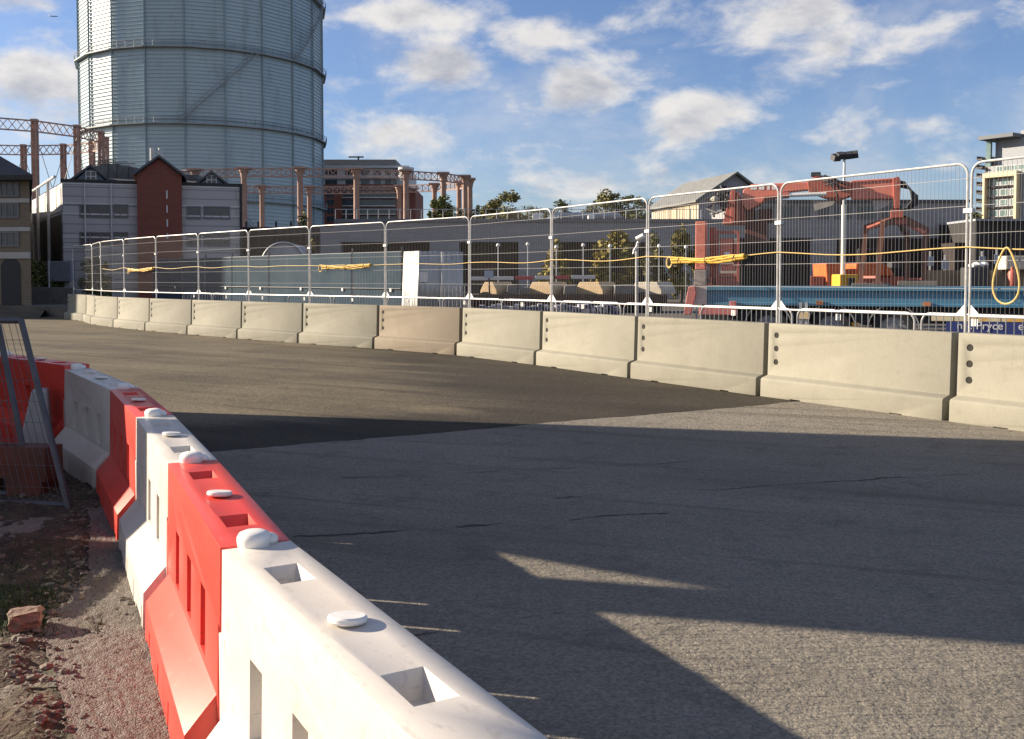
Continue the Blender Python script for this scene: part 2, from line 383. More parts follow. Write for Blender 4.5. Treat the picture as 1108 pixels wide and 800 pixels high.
sheet('ground', [(-900,-300),(900,-300),(900,1500),(-900,1500)], 0, M_asph)
# tarmac patch beside the slab, with an uneven edge
def ragged(p, q, amp, step=.06):
    out = []; n_ = max(1, int((q-p).length/step)); d = (q-p).normalized(); nr = Vector((-d.y, d.x))
    for i in range(n_+1):
        c = p.lerp(q, i/n_); out.append(c + nr*amp*(noise.noise(Vector((c.x*.6, c.y*.6, 3))) + .5*noise.noise(Vector((c.x*3, c.y*3, 8))) + .3*noise.noise(Vector((c.x*11, c.y*11, 5)))))
    return out
sheet('road', [(b0.x - 4, b0.y - .9)] + [tuple(p) for p in ragged(b0, b1, .09)] + [(14, b1.y + 2.0), (18, -6), (-8, -6)], .008, M_slab)
M_crack = mat('crack_dirt', (.035,.028,.022), .95, col2=(.07,.058,.046), scale=20)
def crack(a, b, w, amp, z=.012, dens=1.0):
    A_ = ragged(a, b, amp, .035); mb = MB(); sd_ = a.x*7
    d = (b-a).normalized(); nr = Vector((-d.y, d.x)); run = []
    def flush():
        if len(run) > 2:
            up = [c + nr*ww for c, ww in run]; dn = [c - nr*ww for c, ww in reversed(run)]
            base = len(run); n0 = len(mb.v); mb.v += [(p.x,p.y,z) for p in up] + [(p.x,p.y,z) for p in reversed(dn)]
            for k in range(base-1): mb.f.append((n0+k, n0+base+k, n0+base+k+1, n0+k+1))
        run.clear()
    for c in A_:
        ww = w*(.35 + 1.3*noise.noise(Vector((c.x*2.3, c.y*2.3, sd_))) + .5*noise.noise(Vector((c.x*9, c.y*9, sd_))))*dens
        if ww > .0015: run.append((c, ww))
        else: flush()
    flush()
    return mb
for k, (a, b, w, amp) in enumerate(((gr(318,583).xy, gr(720,556).xy, .030, .12), (gr(600,540).xy, gr(1130,508).xy, .012, .12), (gr(345,520).xy, gr(760,500).xy, .012, .1), (gr(440,690).xy, gr(640,655).xy, .008, .08))):
    o = crack(a, b, w, amp).build('road_crack', M_crack); o['kind'] = 'structure'

# ------------------------------------------------------------------ concrete barrier line
HEAD = [122.4, 122.4, 121.8, 121.3, 124.9, 135.6, 139.6, 137.1, 135.4, 134.6, 131.2, 127.8, 119.0, 128.0]
LB = 3.333
start = Vector((5.773, 12.870)) - LB * Vector((math.cos(R(122.4)), math.sin(R(122.4))))
chain = [start]
for h_ in HEAD: chain.append(chain[-1] + LB * Vector((math.cos(R(h_)), math.sin(R(h_)))))
def node_normal(i):
    hs = [HEAD[max(0, i-1)], HEAD[min(len(HEAD)-1, i)]]; h_ = R(sum(hs)/2)
    return Vector((math.sin(h_), -math.cos(h_)))      # away from the road (behind the row)
def offset_chain(d): return [chain[i] + node_normal(i) * d for i in range(len(chain))]

def make_concrete_barrier():
    # local: x along the row (heading), y=0 front foot face, +y behind is -y ... front normal is +y
    root = empty('concrete_barrier')
    Lh = LB/2 - .05
    # the foot of each unit is shifted so that the joint is stepped like a half lap
    prof = [(0,.0),(-.006,.275),(-.03,.305),(-.165,.342),(-.188,1.18),(-.39,1.18),(-.41,.342),(-.47,.305),(-.496,.275),(-.50,0)]
    mb = MB(); mb.prism([(-Lh, y, z) for y, z in prof], (2*Lh, 0, 0))
    o = mb.build('body', M_conc, root, fix=True)
    cut = MB()
    for z in (.56, .775, .99):
        y = -.165 - .023*(z-.342)/.838
        cut.tube([(Lh-.17, y+.05, z), (Lh-.17, y-.075, z)], .046, 14)
    for x in (-.9, .9): cut.box((x-.10, -.6, -.1), (x+.10, .1, .016))
    boolean(o, cut.build('cut', M_hole, fix=True))
    o.data.materials.clear(); o.data.materials.append(M_conc)
    m = o.modifiers.new('bevel', 'BEVEL'); m.width = .014; m.segments = 2; m.limit_method = 'ANGLE'; m.angle_limit = R(30)
    apply_mods(o)
    o.data.shade_smooth(); o.data.set_sharp_from_angle(angle=R(30))
    for z in (.56, .775, .99):
        y = -.165 - .023*(z-.342)/.838
        MB().tube([(Lh-.17, y-.012, z), (Lh-.17, y-.072, z)], .0455, 14).build('bolt_socket', M_hole, root)
    # joint filler set back between the units
    return root
proto = make_concrete_barrier()
CL = ['pale concrete barrier block under the blue lettered sign, cut off by the frame edge',
      'pale concrete barrier block in front of the trailer wheels, longest in view',
      'pale concrete barrier block in front of the pink and white trailer end',
      'pale concrete barrier block below the tan stone blocks, beside the dark tarmac patch',
      'pale concrete barrier block between the tall metal sheets and the tan stone blocks',
      'browner concrete barrier block directly below the tall bright metal sheets',
      'cream concrete barrier block below the middle yellow hose bundle',
      'cream concrete barrier block below the grey arched shelter',
      'cream concrete barrier block below the right wing of the white clad building',
      'cream concrete barrier block below the red brick gable',
      'cream concrete barrier block below the farthest yellow hose bundle',
      'small distant sunlit concrete barrier block, third from the far end of the row',
      'distant concrete barrier block half in shade, second from the far end of the row',
      'shaded blue-grey concrete barrier block at the far end of the row']
for i, h_ in enumerate(HEAD):
    o = proto if i == 0 else copy_tree(proto)
    c = (chain[i] + chain[i+1]) / 2
    o.location = (c.x, c.y, .002); o.rotation_euler = (0, 0, R(h_))
    tag(o, CL[i], 'concrete barrier', 'row of concrete barriers along the road')
    if i == 5:
        b_ = [k for k in o.children if k.name.startswith('body')][0]
        b_.data = b_.data.copy(); b_.data.materials.clear(); b_.data.materials.append(M_concb)

# ------------------------------------------------------------------ mesh fence on top of / behind the row
def make_fence_panel(L, z0, z1, legs, vsp=.062, hz=(.18,.36,.54,.72,.9)):
    root = empty('mesh_fence')
    hx = L/2 - .03; r = .0175; rc = .16; h = z1
    path = [(-hx, 0, legs)]
    for k in range(7):
        a = PI - k/6*PI/2; path.append((-hx + rc + rc*math.cos(a), 0, h - rc + rc*math.sin(a)))
    for k in range(7):
        a = PI/2 - k/6*PI/2; path.append((hx - rc + rc*math.cos(a), 0, h - rc + rc*math.sin(a)))
    path.append((hx, 0, legs))
    mb = MB().tube(path, r, 8); mb.tube([(-hx, 0, z0), (hx, 0, z0)], r*.95, 8)
    mb.build('frame', M_galvw, root, smooth=True)
    w = MB(); n = int((2*hx - .04)/vsp); wr = .0016
    for k in range(1, n+1):
        x = -hx + k*(2*hx)/(n+1); d = min(x + hx, hx - x)
        zt = h - (rc - math.sqrt(max(0, rc*rc - (rc-d)**2))) if d < rc else h
        w.box((x-wr, -wr, z0), (x+wr, wr, zt))
    cw = MB()
    for f in hz:
        z = z0 + (z1-z0)*f; cw.box((-hx, wr+.0005, z-.0028), (hx, wr*2+.005, z+.0028))
    w.build('mesh_infill', M_wire, root); cw.build('cross_wire', M_wireb, root)
    g = MB().prism([(hx-.0, -.006, z0+.17), (hx-.16, -.006, z0), (hx, -.006, z0)], (0, .012, 0))
    g.prism([(-hx, -.006, z0+.17), (-hx+.16, -.006, z0), (-hx, -.006, z0)], (0, .012, 0))
    g.build('gusset', M_tag, root)
    cl = MB().box((hx-.03, -.035, (z0+z1)/2+.36), (hx+.1, .035, (z0+z1)/2+.42)); cl.build('clamp', M_galvw, root)
    return root
fch = offset_chain(.46)
fch[0] = fch[0]; 
FLn = (fch[1]-fch[0]).length
fp = make_fence_panel(FLn, 1.40, 3.46, .85)
FLB = ['galvanised mesh fence panel in front of the apartment tower with a hanging hose loop',
       'tall galvanised mesh fence panel in front of the grab and blue trailer',
       'galvanised mesh fence panel in front of the crane column with a yellow hose bundle',
       'galvanised mesh fence panel in front of the yellow green shrubs and tan blocks',
       'galvanised mesh fence panel just beyond the tall bright metal sheets',
       'galvanised mesh fence panel in front of the tall bright metal sheets',
       'galvanised mesh fence panel in front of the hoarding with a yellow hose bundle',
       'galvanised mesh fence panel in front of the grey arched shelter',
       'galvanised mesh fence panel in front of the right end of the white clad building',
       'galvanised mesh fence panel in front of the red brick gable',
       'galvanised mesh fence panel at the farthest yellow hose bundle',
       'distant mesh fence panel in front of the lower white wall, third from the far end',
       'distant mesh fence panel, second from the far end of the fence',
       'most distant mesh fence panel at the far end of the concrete row']
for i in range(len(HEAD)):
    o = fp if i == 0 else copy_tree(fp)
    a, b = fch[i], fch[i+1]; d = b - a
    o.location = (*((a+b)/2), 0); o.rotation_euler = (0, 0, math.atan2(d.y, d.x)); o.scale = (d.length/FLn, 1, 1)
    tag(o, FLB[i], 'fence panel', 'mesh fence panels above the concrete barriers')

# steel crowd control barriers standing in the yard just behind
def make_crowd_barrier():
    root = empty('crowd_barrier'); hx = 1.12
    path = [(-hx, 0, .12)]
    for k in range(6):
        a = PI - k/5*PI/2; path.append((-hx+.14+.14*math.cos(a), 0, .75+.14*math.sin(a)))
    for k in range(6):
        a = PI/2 - k/5*PI/2; path.append((hx-.14+.14*math.cos(a), 0, .75+.14*math.sin(a)))
    path.append((hx, 0, .12)); path.append((-hx+.001, 0, .12))
    MB().tube(path, .019, 8).build('frame', mat('barrier_steel', (.40,.40,.41), .5, metal=.4, var=.25, scale=8), root, smooth=True)
    b = MB()
    for k in range(1, 19): 
        x = -hx + k*2*hx/19; b.tube([(x,0,.12),(x,0,.89)], .007, 6, cap=False)
    b.build('bars', M_galv, root)
    for s in (-1, 1): MB().bar((s*.85, -.28, .02), (s*.85, .28, .02), .05, .03).bar((s*.85,0,.03),(s*.85,0,.12),.04).build('foot', M_galv, root)
    MB().box((-.05+.3, -.03, .73), (.05+.3, -.022, .83)).build('reflector', M_tag, root)
    return root
cch = offset_chain(1.12)
def along(chn, d):
    for a, b in zip(chn, chn[1:]):
        L = (b-a).length
        if d <= L: return a.lerp(b, d/L), (b-a).normalized()
        d -= L
    return chn[-1], (chn[-1]-chn[-2]).normalized()
cb = make_crowd_barrier()
CBL = ['steel crowd barrier under the hanging hose loop', 'steel crowd barrier in front of the blue lettered sign', 'steel crowd barrier in front of the rear trailer wheel', 'steel crowd barrier in front of the front trailer wheel',
       'steel crowd barrier in front of the pink trailer end', 'steel crowd barrier in front of the grey sheeting below the crane column', 'steel crowd barrier below the tan stone block beside the pale stick camera',
       'steel crowd barrier below the middle tan stone blocks', 'steel crowd barrier below the first tan stone block', 'steel crowd barrier beside the tall bright metal sheets', 'steel crowd barrier below the tall bright metal sheets',
       'steel crowd barrier below the middle yellow hose bundle', 'steel crowd barrier below the grey arched shelter', 'steel crowd barrier at the foot of the darkest hoarding panel']
for i in range(14):
    o = cb if i == 0 else copy_tree(cb)
    p, d = along(cch, 1.0 + i*2.36)
    o.location = (p.x, p.y, .5); o.rotation_euler = (0, 0, math.atan2(d.y, d.x))
    tag(o, CBL[i], 'crowd barrier', 'steel crowd barriers behind the concrete row')

# straw coloured cable strung along the fence, hose bundles hanging on it
def cable():
    pts = []; ch = offset_chain(.43)
    n = 0
    for a, b in zip(ch[:12], ch[1:13]):
        for k in range(10):
            t = k/10; p = a.lerp(b, t); s_ = .02*math.sin(n*.7) + .035*(4*(t-.5)**2 - .5)
            pts.append((p.x, p.y, 2.30 + s_)); n += 1
    o = MB().tube(pts, .009, 6).build('cable', M_cable, smooth=True)
    tag(o, 'straw yellow cable strung along the mesh fence at mid height', 'cable')
cable()
def hose_bundle(px0, px1, i, label):
    ch = offset_chain(.38); a, b = ch[i], ch[i+1]; d = (b-a).normalized()
    def hit(px):
        k = (px-CX)/F   # X = k * depth (pitch is negligible along X)
        best = min((abs(p.x - k*p.y), t) for t in [j/200 for j in range(-40, 241)] for p in [a + (b-a)*t])[1]
        return a + (b-a)*best
    p0, p1 = hit(px0), hit(px1); L = (p1-p0).length; u = (p1-p0)/L; nrm = Vector((u.y, -u.x))
    root = empty('hose_bundle', (p0.x, p0.y, 2.25), 0, label, 'hose', 'yellow hose bundles hung on the fence')
    mb = MB(); 
    for k in range(6):
        an = k/6*2*PI; oy = .036*math.cos(an) + .01*math.sin(3*an); oz = .04*math.sin(an)
        pts = [(u.x*L*t + nrm.x*(oy), u.y*L*t + nrm.y*oy, oz + .012*math.sin(9*t+k) + .006*math.sin(31*t+2*k) + .03*t - .035*math.sin(PI*t)) for t in [j/12 for j in range(13)]]
        mb.tube(pts, .020, 6)
    mb.build('hose', M_yellow, root, smooth=True)
    t2 = MB(); r_ = .10 
    t2.tube([( -u.x*(.08+r_*.75*math.cos(q)), -u.y*(.08+r_*.75*math.cos(q)), -.04 + r_*math.sin(q)) for q in [j/14*2*PI for j in range(14)]], .018, 6, closed=True)
    t2.build('loop', M_cable, root, smooth=True)
    for t in (.12, .5, .88):
        c = Vector((u.x*L*t, u.y*L*t, .03*t))
        st = MB(); st.tube([c + nrm.to_3d()*(.07*math.cos(q)) + Vector((0,0,.07*math.sin(q) - .03)) for q in [j/12*2*PI for j in range(12)]], .008, 5, closed=True); st.build('strap', M_dark, root)
hose_bundle(727, 806, 2, 'bright yellow hose bundle on the fence in front of the crane column')
hose_bundle(349, 401, 6, 'yellow hose bundle on the fence in front of the blue grey hoarding')
hose_bundle(140, 166, 10, 'smallest yellow hose bundle on the fence before the red brick gable')
ch = offset_chain(.40); Lp = at(1088, 268, 11.6)
cpt = min((abs((ch[0].lerp(ch[1], j/200)).x - (1088-CX)/F*(ch[0].lerp(ch[1], j/200)).y), j) for j in range(201))[1]/200
c0 = ch[0].lerp(ch[1], cpt); u0 = (ch[1]-ch[0]).normalized()
zt, zb = ZZ(268, c0.y), ZZ(329, c0.y)
pts = []
for j in range(28):
    q = j/28*2*PI; w = .165*math.sin(q)*(1 - .45*math.cos(q)); z = (zt+zb)/2 + (zt-zb)/2*math.cos(q)
    pts.append((c0.x + u0.x*w, c0.y + u0.y*w, z))
tag(MB().tube(pts, .013, 6, closed=True).build('hose_loop', M_cable, smooth=True), 'yellow hose hanging in a drop shaped loop on the fence before the trailer', 'hose')

# ------------------------------------------------------------------ yard behind the row (half a metre higher)
yc = offset_chain(.56)
poly = [(p.x, p.y) for p in yc]
poly = [(40, 2), (poly[0][0]+2.5, poly[0][1]-4)] + poly + [(-24.5, 50), (-70, 60), (-400, 120), (-700, 900), (700, 900), (700, 2)]
mb = MB(); mb.foot(poly, -.2, .5)
yd = mb.build('yard', M_yardg); yd['kind'] = 'structure'
rp_ = MB(); rp_.add([(-90,49.5,.01),(-23,47.2,.01),(-24.0,50.2,.505),(-90,62.5,.505)], [(0,1,2,3)])
rp_ = rp_.build('ramp', M_asph); rp_['kind'] = 'structure'

# ------------------------------------------------------------------ plastic water barriers along the verge
ZT = .93
def pe(px, py, e):     # point of the top road-side edge seen at (px,py), e below the eye
    return gr(px, py, H - e)
J = [Vector((.085, 2.0)), pe(313.7, 584.6, .97).xy, pe(235, 497.6, .97).xy, pe(187.5, 449, .97).xy, pe(151.5, 420, .97).xy,
     pe(97, 394, .87).xy, pe(18.7, 384, .87).xy]
J.append(J[-1] + (J[-1]-J[-2]))
LBp = 1.85
def make_plastic(mred):
    root = empty('plastic_barrier'); Lh = LBp/2 - .006
    wall = [(.125,ZT),(.135,.34),(.135,.02),(-.135,.02),(-.135,.34),(-.125,ZT)]
    mb = MB(); mb.prism([(-Lh, y, z) for y, z in wall], (2*Lh, 0, 0))
    o = mb.build('body', mred, root, fix=True)
    ft = MB(); Lf = Lh - .07
    ft.prism([(-Lf, y, z) for y, z in [(.128,.375),(.25,.235),(.258,.0),(-.258,.0),(-.25,.235),(-.128,.375)]], (2*Lf, 0, 0))
    boolean(o, ft.build('cut', mred, fix=True), 'UNION')
    tg = MB(); tg.box((Lh-.05, -.10, .30), (Lh+.035, .132, .62))
    # interlocking tongue at one end
    boolean(o, tg.build('cut', mred, fix=True), 'UNION')
    cut = MB()
    cut.box((-Lh-.02, -.115, .28), (-Lh+.045, .16, .64))          # slot that takes the tongue
    for x in (-.46, 0, .46):
        cut.box((x-.072, -.2, .40), (x+.072, .2, .665))            # through slots
    for x in (-.62, .62): cut.box((x-.14, -.4, -.05), (x+.14, .4, .07))
    for x in (-.78, -.30, .16, .60): cut.box((x-.018, .235, -.05), (x+.018, .3, .15))
    cutr = MB()
    for x in (-.52, .52):
        a, b_, d_ = .105, .06, .07
        vs = [(x-a,-b_,ZT+.01),(x+a,-b_,ZT+.01),(x+a,b_,ZT+.01),(x-a,b_,ZT+.01),(x-a*.72,-b_*.72,ZT-d_),(x+a*.72,-b_*.72,ZT-d_),(x+a*.72,b_*.72,ZT-d_),(x-a*.72,b_*.72,ZT-d_)]
        cutr.add(vs, [(0,1,2,3),(7,6,5,4),(1,0,4,5),(2,1,5,6),(3,2,6,7),(0,3,7,4)])
    boolean(o, cut.build('cut', mred, fix=True)); boolean(o, cutr.build('cut', mred, fix=True))
    # hidden road-side pocket, shaped so thin slivers of sun pass the slots
    pk = MB()
    for x in (-.46, 0, .46): pk.box((x-.2, -.3, .385), (x+.2, -.02, .69))
    boolean(o, pk.build('cut', mred, fix=True))
    o.data.materials.clear(); o.data.materials.append(mred)
    m = o.modifiers.new('bevel', 'BEVEL'); m.width = .014; m.segments = 3; m.limit_method = 'ANGLE'; m.angle_limit = R(28)
    apply_mods(o); o.data.shade_smooth(); o.data.set_sharp_from_angle(angle=R(50))
    cp = MB().lathe([(.0,.0),(.05,.0),(.056,.006),(.056,.016),(.05,.021),(.0,.022)][1:-1], 20, (0,0,0)); c = cp.build('filler_cap', M_cap, root, smooth=True)
    c.location = (-.03, .0, ZT+.004); c.rotation_euler = (R(5), R(4), 0)
    # coupling pin with a flattened mushroom head at the far joint
    pin = MB().lathe([(.080,-.012),(.082,.0),(.085,.015),(.084,.028),(.074,.041),(.052,.048),(.022,.050)], 24, (LBp/2+.01, .006, ZT+.002), .76, .72)
    pin.blob((LBp/2+.015, -.056, ZT+.012), .042, .028, .022, 14, 8)
    pin.build('coupling_pin', M_cap, root, smooth=True)
    return root
pr_w, pr_r = make_plastic(M_white), make_plastic(M_red)
PLB = ['nearest white plastic barrier, bright in full sun', 'red plastic barrier in full sun with a white cap on top',
       'white plastic barrier crossed by a shadow, between two red ones', 'red plastic barrier half in shade, between two white ones', 'shaded white plastic barrier with a blue tint, beside the leaning mesh panels',
       'shaded red plastic barrier behind the leaning mesh panels', 'white plastic barrier seen through the leaning mesh, at the frame edge']
used = {0: 0, 1: 0}
ZB = [0, 0, 0, 0, .03, .10, .10]
for i in range(7):
    red = i % 2; p = pr_r if red else pr_w
    o = p if not used[red] else copy_tree(p); used[red] = 1
    a, b = J[i], J[i+1]; d = (b-a); u = d.normalized(); nl = Vector((-u.y, u.x))
    c = (a+b)/2 + nl*.125
    o.location = (c.x, c.y, ZB[i]); o.rotation_euler = (0, R(-2.2) if i == 4 else 0, math.atan2(d.y, d.x)); 
    o.scale = (d.length/LBp, 1, 1)
    tag(o, PLB[i], 'plastic barrier', 'interlocking red and white plastic barriers')
# a red barrier section lying in the shade behind the leaning panels, with a white block
e_ = copy_tree(pr_r); q = gr(30, 545)
M_redd = mat('red_plastic_brownish', (.17,.040,.026), .7, col2=(.10,.045,.03), scale=4)  # darker, browner red than the other barriers
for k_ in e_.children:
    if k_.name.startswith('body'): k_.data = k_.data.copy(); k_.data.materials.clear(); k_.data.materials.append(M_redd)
e_.location = (q.x-.75, q.y+.35, -.48); e_.rotation_euler = (0, 0, R(172)); tag(e_, 'dark red plastic barrier low in the shade under the leaning mesh panels', 'plastic barrier', 'interlocking red and white plastic barriers')
q = gr(52, 500)
wb = MB().prism([(-.16,-.12,0),(.16,-.12,0),(.12,-.12,.62),(-.02,-.12,.62)], (0,.24,0)).build('fence_block', M_whitegrey, bevel=.02)
wb.location = (q.x+.05, q.y-.35, .18); wb.rotation_euler = (0,0,R(20)); tag(wb, 'pale wedge shaped block standing behind the leaning mesh panels', 'block')

# leaning mesh panels
def lean_panel(tl, tr, br, bl, label):
    root = empty('leaning_fence_panel', bl, 0, label, 'fence panel', 'mesh panels leaning by the verge')
    bl = Vector(bl); P = [Vector(p) - bl for p in (tl, tr, br)] + [Vector((0,0,0))]
    tl, tr, br, b0_ = P
    MB().tube([b0_, tl], .028, 8).tube([tl, tr], .028, 8).tube([tr, br + (br-tr)*.03], .028, 8).tube([b0_+(tl-b0_)*.03, br+(tr-br)*.03], .026, 8).build('frame', M_darktube, root, smooth=True)
    w = MB()
    for k in range(1, 36):
        t = k/36; w.bar(b0_.lerp(br, t), tl.lerp(tr, t), .0035)
    for k in range(1, 9):
        t = k/9; w.bar(b0_.lerp(tl, t), br.lerp(tr, t), .0035)
    w.build('mesh_infill', M_wire, root)
tr_, br_ = at(23, 347, 8.6), gr(75, 553); tl_ = tr_ + Vector((-2.3, .35, 0)); bl_ = br_ + Vector((-2.3, .30, 0))
lean_panel(tl_, tr_, br_, bl_, 'dark tubular mesh panel leaning over the verge in front of the red barrier')
tr2, br2 = at(-2, 352, 8.75), gr(36, 541); 
lean_panel(tr2 + Vector((-2.3,.4,0)), tr2, br2, br2 + Vector((-2.3,.35,0)), 'second leaning mesh panel tucked behind the first, steeper')

# ------------------------------------------------------------------ verge: dirt, rough concrete strip, stones
def dispgrid(name, poly_fn, nx, ny, zf, m):
    mb = MB()
    for j in range(ny+1):
        for i in range(nx+1):
            p = poly_fn(i/nx, j/ny); mb.v.append((p.x, p.y, zf(p)))
    for j in range(ny):
        for i in range(nx):
            a = j*(nx+1)+i; mb.f.append((a, a+1, a+nx+2, a+nx+1))
    o = mb.build(name, m, smooth=True); o['kind'] = 'structure'; return o
def barrier_line(t):      # a point under the barrier's centre line, t in 0..1
    pts = [Vector((.9, .55))] + J[0:7]; 
    cum = [0]
    for a, b in zip(pts, pts[1:]): cum.append(cum[-1] + (b-a).length)
    d = t*cum[-1]
    for k in range(len(pts)-1):
        if d <= cum[k+1] or k == len(pts)-2:
            a, b = pts[k], pts[k+1]; u = (b-a).normalized(); return a.lerp(b, (d-cum[k])/(cum[k+1]-cum[k])) + Vector((-u.y, u.x))*.14
M_dirt = mat('verge_dirt', (.034,.026,.018), .95, col2=(.10,.074,.05), scale=5, bump=.9, bscale=34, lo=.38, hi=.68, bdist=.03)
layer(M_dirt, (.045,.055,.018), 2.2, .55, .7, amount=.6); layer(M_dirt, (.24,.20,.16), 26, .60, .70, amount=.7)
def pebble_mat(name, cols, scale, bump):
    m = bpy.data.materials.new(name); m.use_nodes = True; t = m.node_tree; n = t.nodes; l = t.links; b = n['Principled BSDF']; b.inputs['Roughness'].default_value = .92
    tcx = n.new('ShaderNodeTexCoord'); nz = n.new('ShaderNodeTexNoise'); nz.inputs['Scale'].default_value = 18; nz.inputs['Detail'].default_value = 4; l.new(tcx.outputs['Object'], nz.inputs['Vector'])
    vm = n.new('ShaderNodeVectorMath'); vm.operation = 'MULTIPLY_ADD'; vm.inputs[1].default_value = (.035,.035,.035); l.new(nz.outputs['Color'], vm.inputs[0]); l.new(tcx.outputs['Object'], vm.inputs[2])
    vo = n.new('ShaderNodeTexVoronoi'); vo.inputs['Scale'].default_value = scale; vo.inputs['Randomness'].default_value = 1; l.new(vm.outputs[0], vo.inputs['Vector'])
    sx = n.new('ShaderNodeSeparateXYZ'); l.new(vo.outputs['Color'], sx.inputs[0])
    rp = n.new('ShaderNodeValToRGB'); rp.color_ramp.elements[0].color = (*cols[0],1); rp.color_ramp.elements[1].color = (*cols[2],1)
    e = rp.color_ramp.elements.new(.6); e.color = (*cols[1],1); l.new(sx.outputs['X'], rp.inputs[0])
    n3 = n.new('ShaderNodeTexNoise'); n3.inputs['Scale'].default_value = 2.2; n3.inputs['Detail'].default_value = 6; l.new(tcx.outputs['Object'], n3.inputs['Vector'])
    mr = n.new('ShaderNodeMapRange'); mr.inputs['From Min'].default_value = .42; mr.inputs['From Max'].default_value = .68; mr.inputs['To Max'].default_value = .75; l.new(n3.outputs['Fac'], mr.inputs['Value'])
    mx = n.new('ShaderNodeMix'); mx.data_type = 'RGBA'; l.new(mr.outputs[0], mx.inputs['Factor']); l.new(rp.outputs[0], mx.inputs[6]); mx.inputs[7].default_value = (.10,.078,.062,1)
    l.new(mx.outputs[2], b.inputs['Base Color'])
    mu = n.new('ShaderNodeMath'); mu.operation = 'MULTIPLY'; mu.inputs[1].default_value = -1; l.new(vo.outputs['Distance'], mu.inputs[0])
    n4 = n.new('ShaderNodeTexNoise'); n4.inputs['Scale'].default_value = 30; n4.inputs['Detail'].default_value = 6; l.new(tcx.outputs['Object'], n4.inputs['Vector'])
    ad = n.new('ShaderNodeMath'); ad.operation = 'ADD'; l.new(mu.outputs[0], ad.inputs[0]); l.new(n4.outputs['Fac'], ad.inputs[1])
    bp = n.new('ShaderNodeBump'); bp.inputs['Strength'].default_value = bump; bp.inputs['Distance'].default_value = .012; l.new(ad.outputs[0], bp.inputs['Height']); l.new(bp.outputs[0], b.inputs['Normal'])
    return m
M_strip = pebble_mat('rough_concrete', ((.085,.072,.062),(.16,.14,.122),(.22,.195,.175)), 115, .6)
def vz(p):
    base = .012 + .07*max(0, min(1, (p.y-7.5)/2.5))
    return base + .045*noise.noise(Vector((p.x*1.7, p.y*1.7, 0))) + .018*noise.noise(Vector((p.x*5, p.y*5, 2))) + .013*noise.noise(Vector((p.x*14, p.y*14, 4))) + .008*noise.noise(Vector((p.x*37, p.y*37, 6)))
def verge_pt(s, t):
    q = barrier_line(t); w = .02 + 5.0*s**1.5
    d = Vector((-.92, -.40)); return q + d*w
dispgrid('verge', verge_pt, 230, 430, lambda p: vz(p) + .012, M_dirt)
eA = [gr(92, 556).xy, gr(100, 600).xy, gr(88, 640).xy, gr(46, 690).xy, gr(50, 716).xy, gr(66, 760).xy, gr(82, 830).xy]
def strip_pt(s, t):
    k = t*(len(eA)-1); i = min(int(k), len(eA)-2); e = eA[i].lerp(eA[i+1], k-i)
    e = e + Vector((.05*noise.noise(Vector((t*9, 1, 0))) + .022*noise.noise(Vector((t*34, 5, 0))), 0))
    # the barrier foot on the same row
    q = min((abs(barrier_line(v/120).y - e.y), v) for v in range(121))[1]
    r_ = barrier_line(q/120)
    return Vector((e.x + (r_.x-e.x)*s, e.y))
def sz(p):
    return .045 + .012*noise.noise(Vector((p.x*2, p.y*2, 9))) + .008*noise.noise(Vector((p.x*22, p.y*22, 9))) + .006*noise.noise(Vector((p.x*50, p.y*50, 1)))
dispgrid('path', strip_pt, 70, 160, lambda p: sz(p) - (.0), M_strip)
M_stone = mat('pale_stone', (.19,.155,.125), .9, col2=(.10,.08,.065), scale=14, bump=.6, bscale=40)
mb = MB(); q = gr(24, 693)
bmx = bmesh.new(); bmesh.ops.create_cube(bmx, size=1.0); bmesh.ops.subdivide_edges(bmx, edges=bmx.edges[:], cuts=5, use_grid_fill=True)
for v in bmx.verts:
    c_ = v.co.copy(); l_ = max(abs(c_.x), abs(c_.y), abs(c_.z)); v.co = c_ * (1 - .16*(c_.length-.5)/.37) + Vector((noise.noise(c_*3.1), noise.noise(c_*3.3+Vector((5,1,0))), noise.noise(c_*2.9+Vector((0,4,2)))))*.14
    v.co = Vector((v.co.x*.17, v.co.y*.12, v.co.z*.105 + .04))
bmx.verts.ensure_lookup_table(); mb.add([v.co.copy() for v in bmx.verts], [tuple(v.index for v in f.verts) for f in bmx.faces]); bmx.free()
st_ = mb.build('broken_brick', mat('brick_lump', (.17,.105,.08), .9, col2=(.24,.175,.13), scale=18, bump=.6, bscale=30)); st_.location = (q.x, q.y+.05, .06); st_.rotation_euler = (.1,-.08,.35)
tag(st_, 'lump of broken brick lying on the dirt beside the rough concrete strip', 'broken brick')
mb = MB()
for k in range(2300):
    if k % 7: p = verge_pt(random.uniform(.02, .62), random.uniform(.1, .8))
    else:
        q_ = random.random()*(len(eA)-1.001); e0 = eA[int(q_)].lerp(eA[int(q_)+1], q_-int(q_)); p = e0 + Vector((random.gauss(-.06, .09), random.gauss(0, .03)))
    r_ = random.uniform(.004, .013) if random.random() < .93 else random.uniform(.014, .034)
    mb.blob((p.x, p.y, max(vz(p) + .012, sz(p) if k % 7 == 0 else -1) + r_*.25), r_*random.uniform(.8,1.5), r_, r_*.65, 6, 4, .25)
g_ = mb.build('gravel', M_stone); g_['kind'] = 'stuff'; g_['label'] = 'loose stones scattered over the dirt verge'
M_grass = mat('verge_grass', (.035,.065,.015), .8, var=.5, scale=8)
mb = MB()
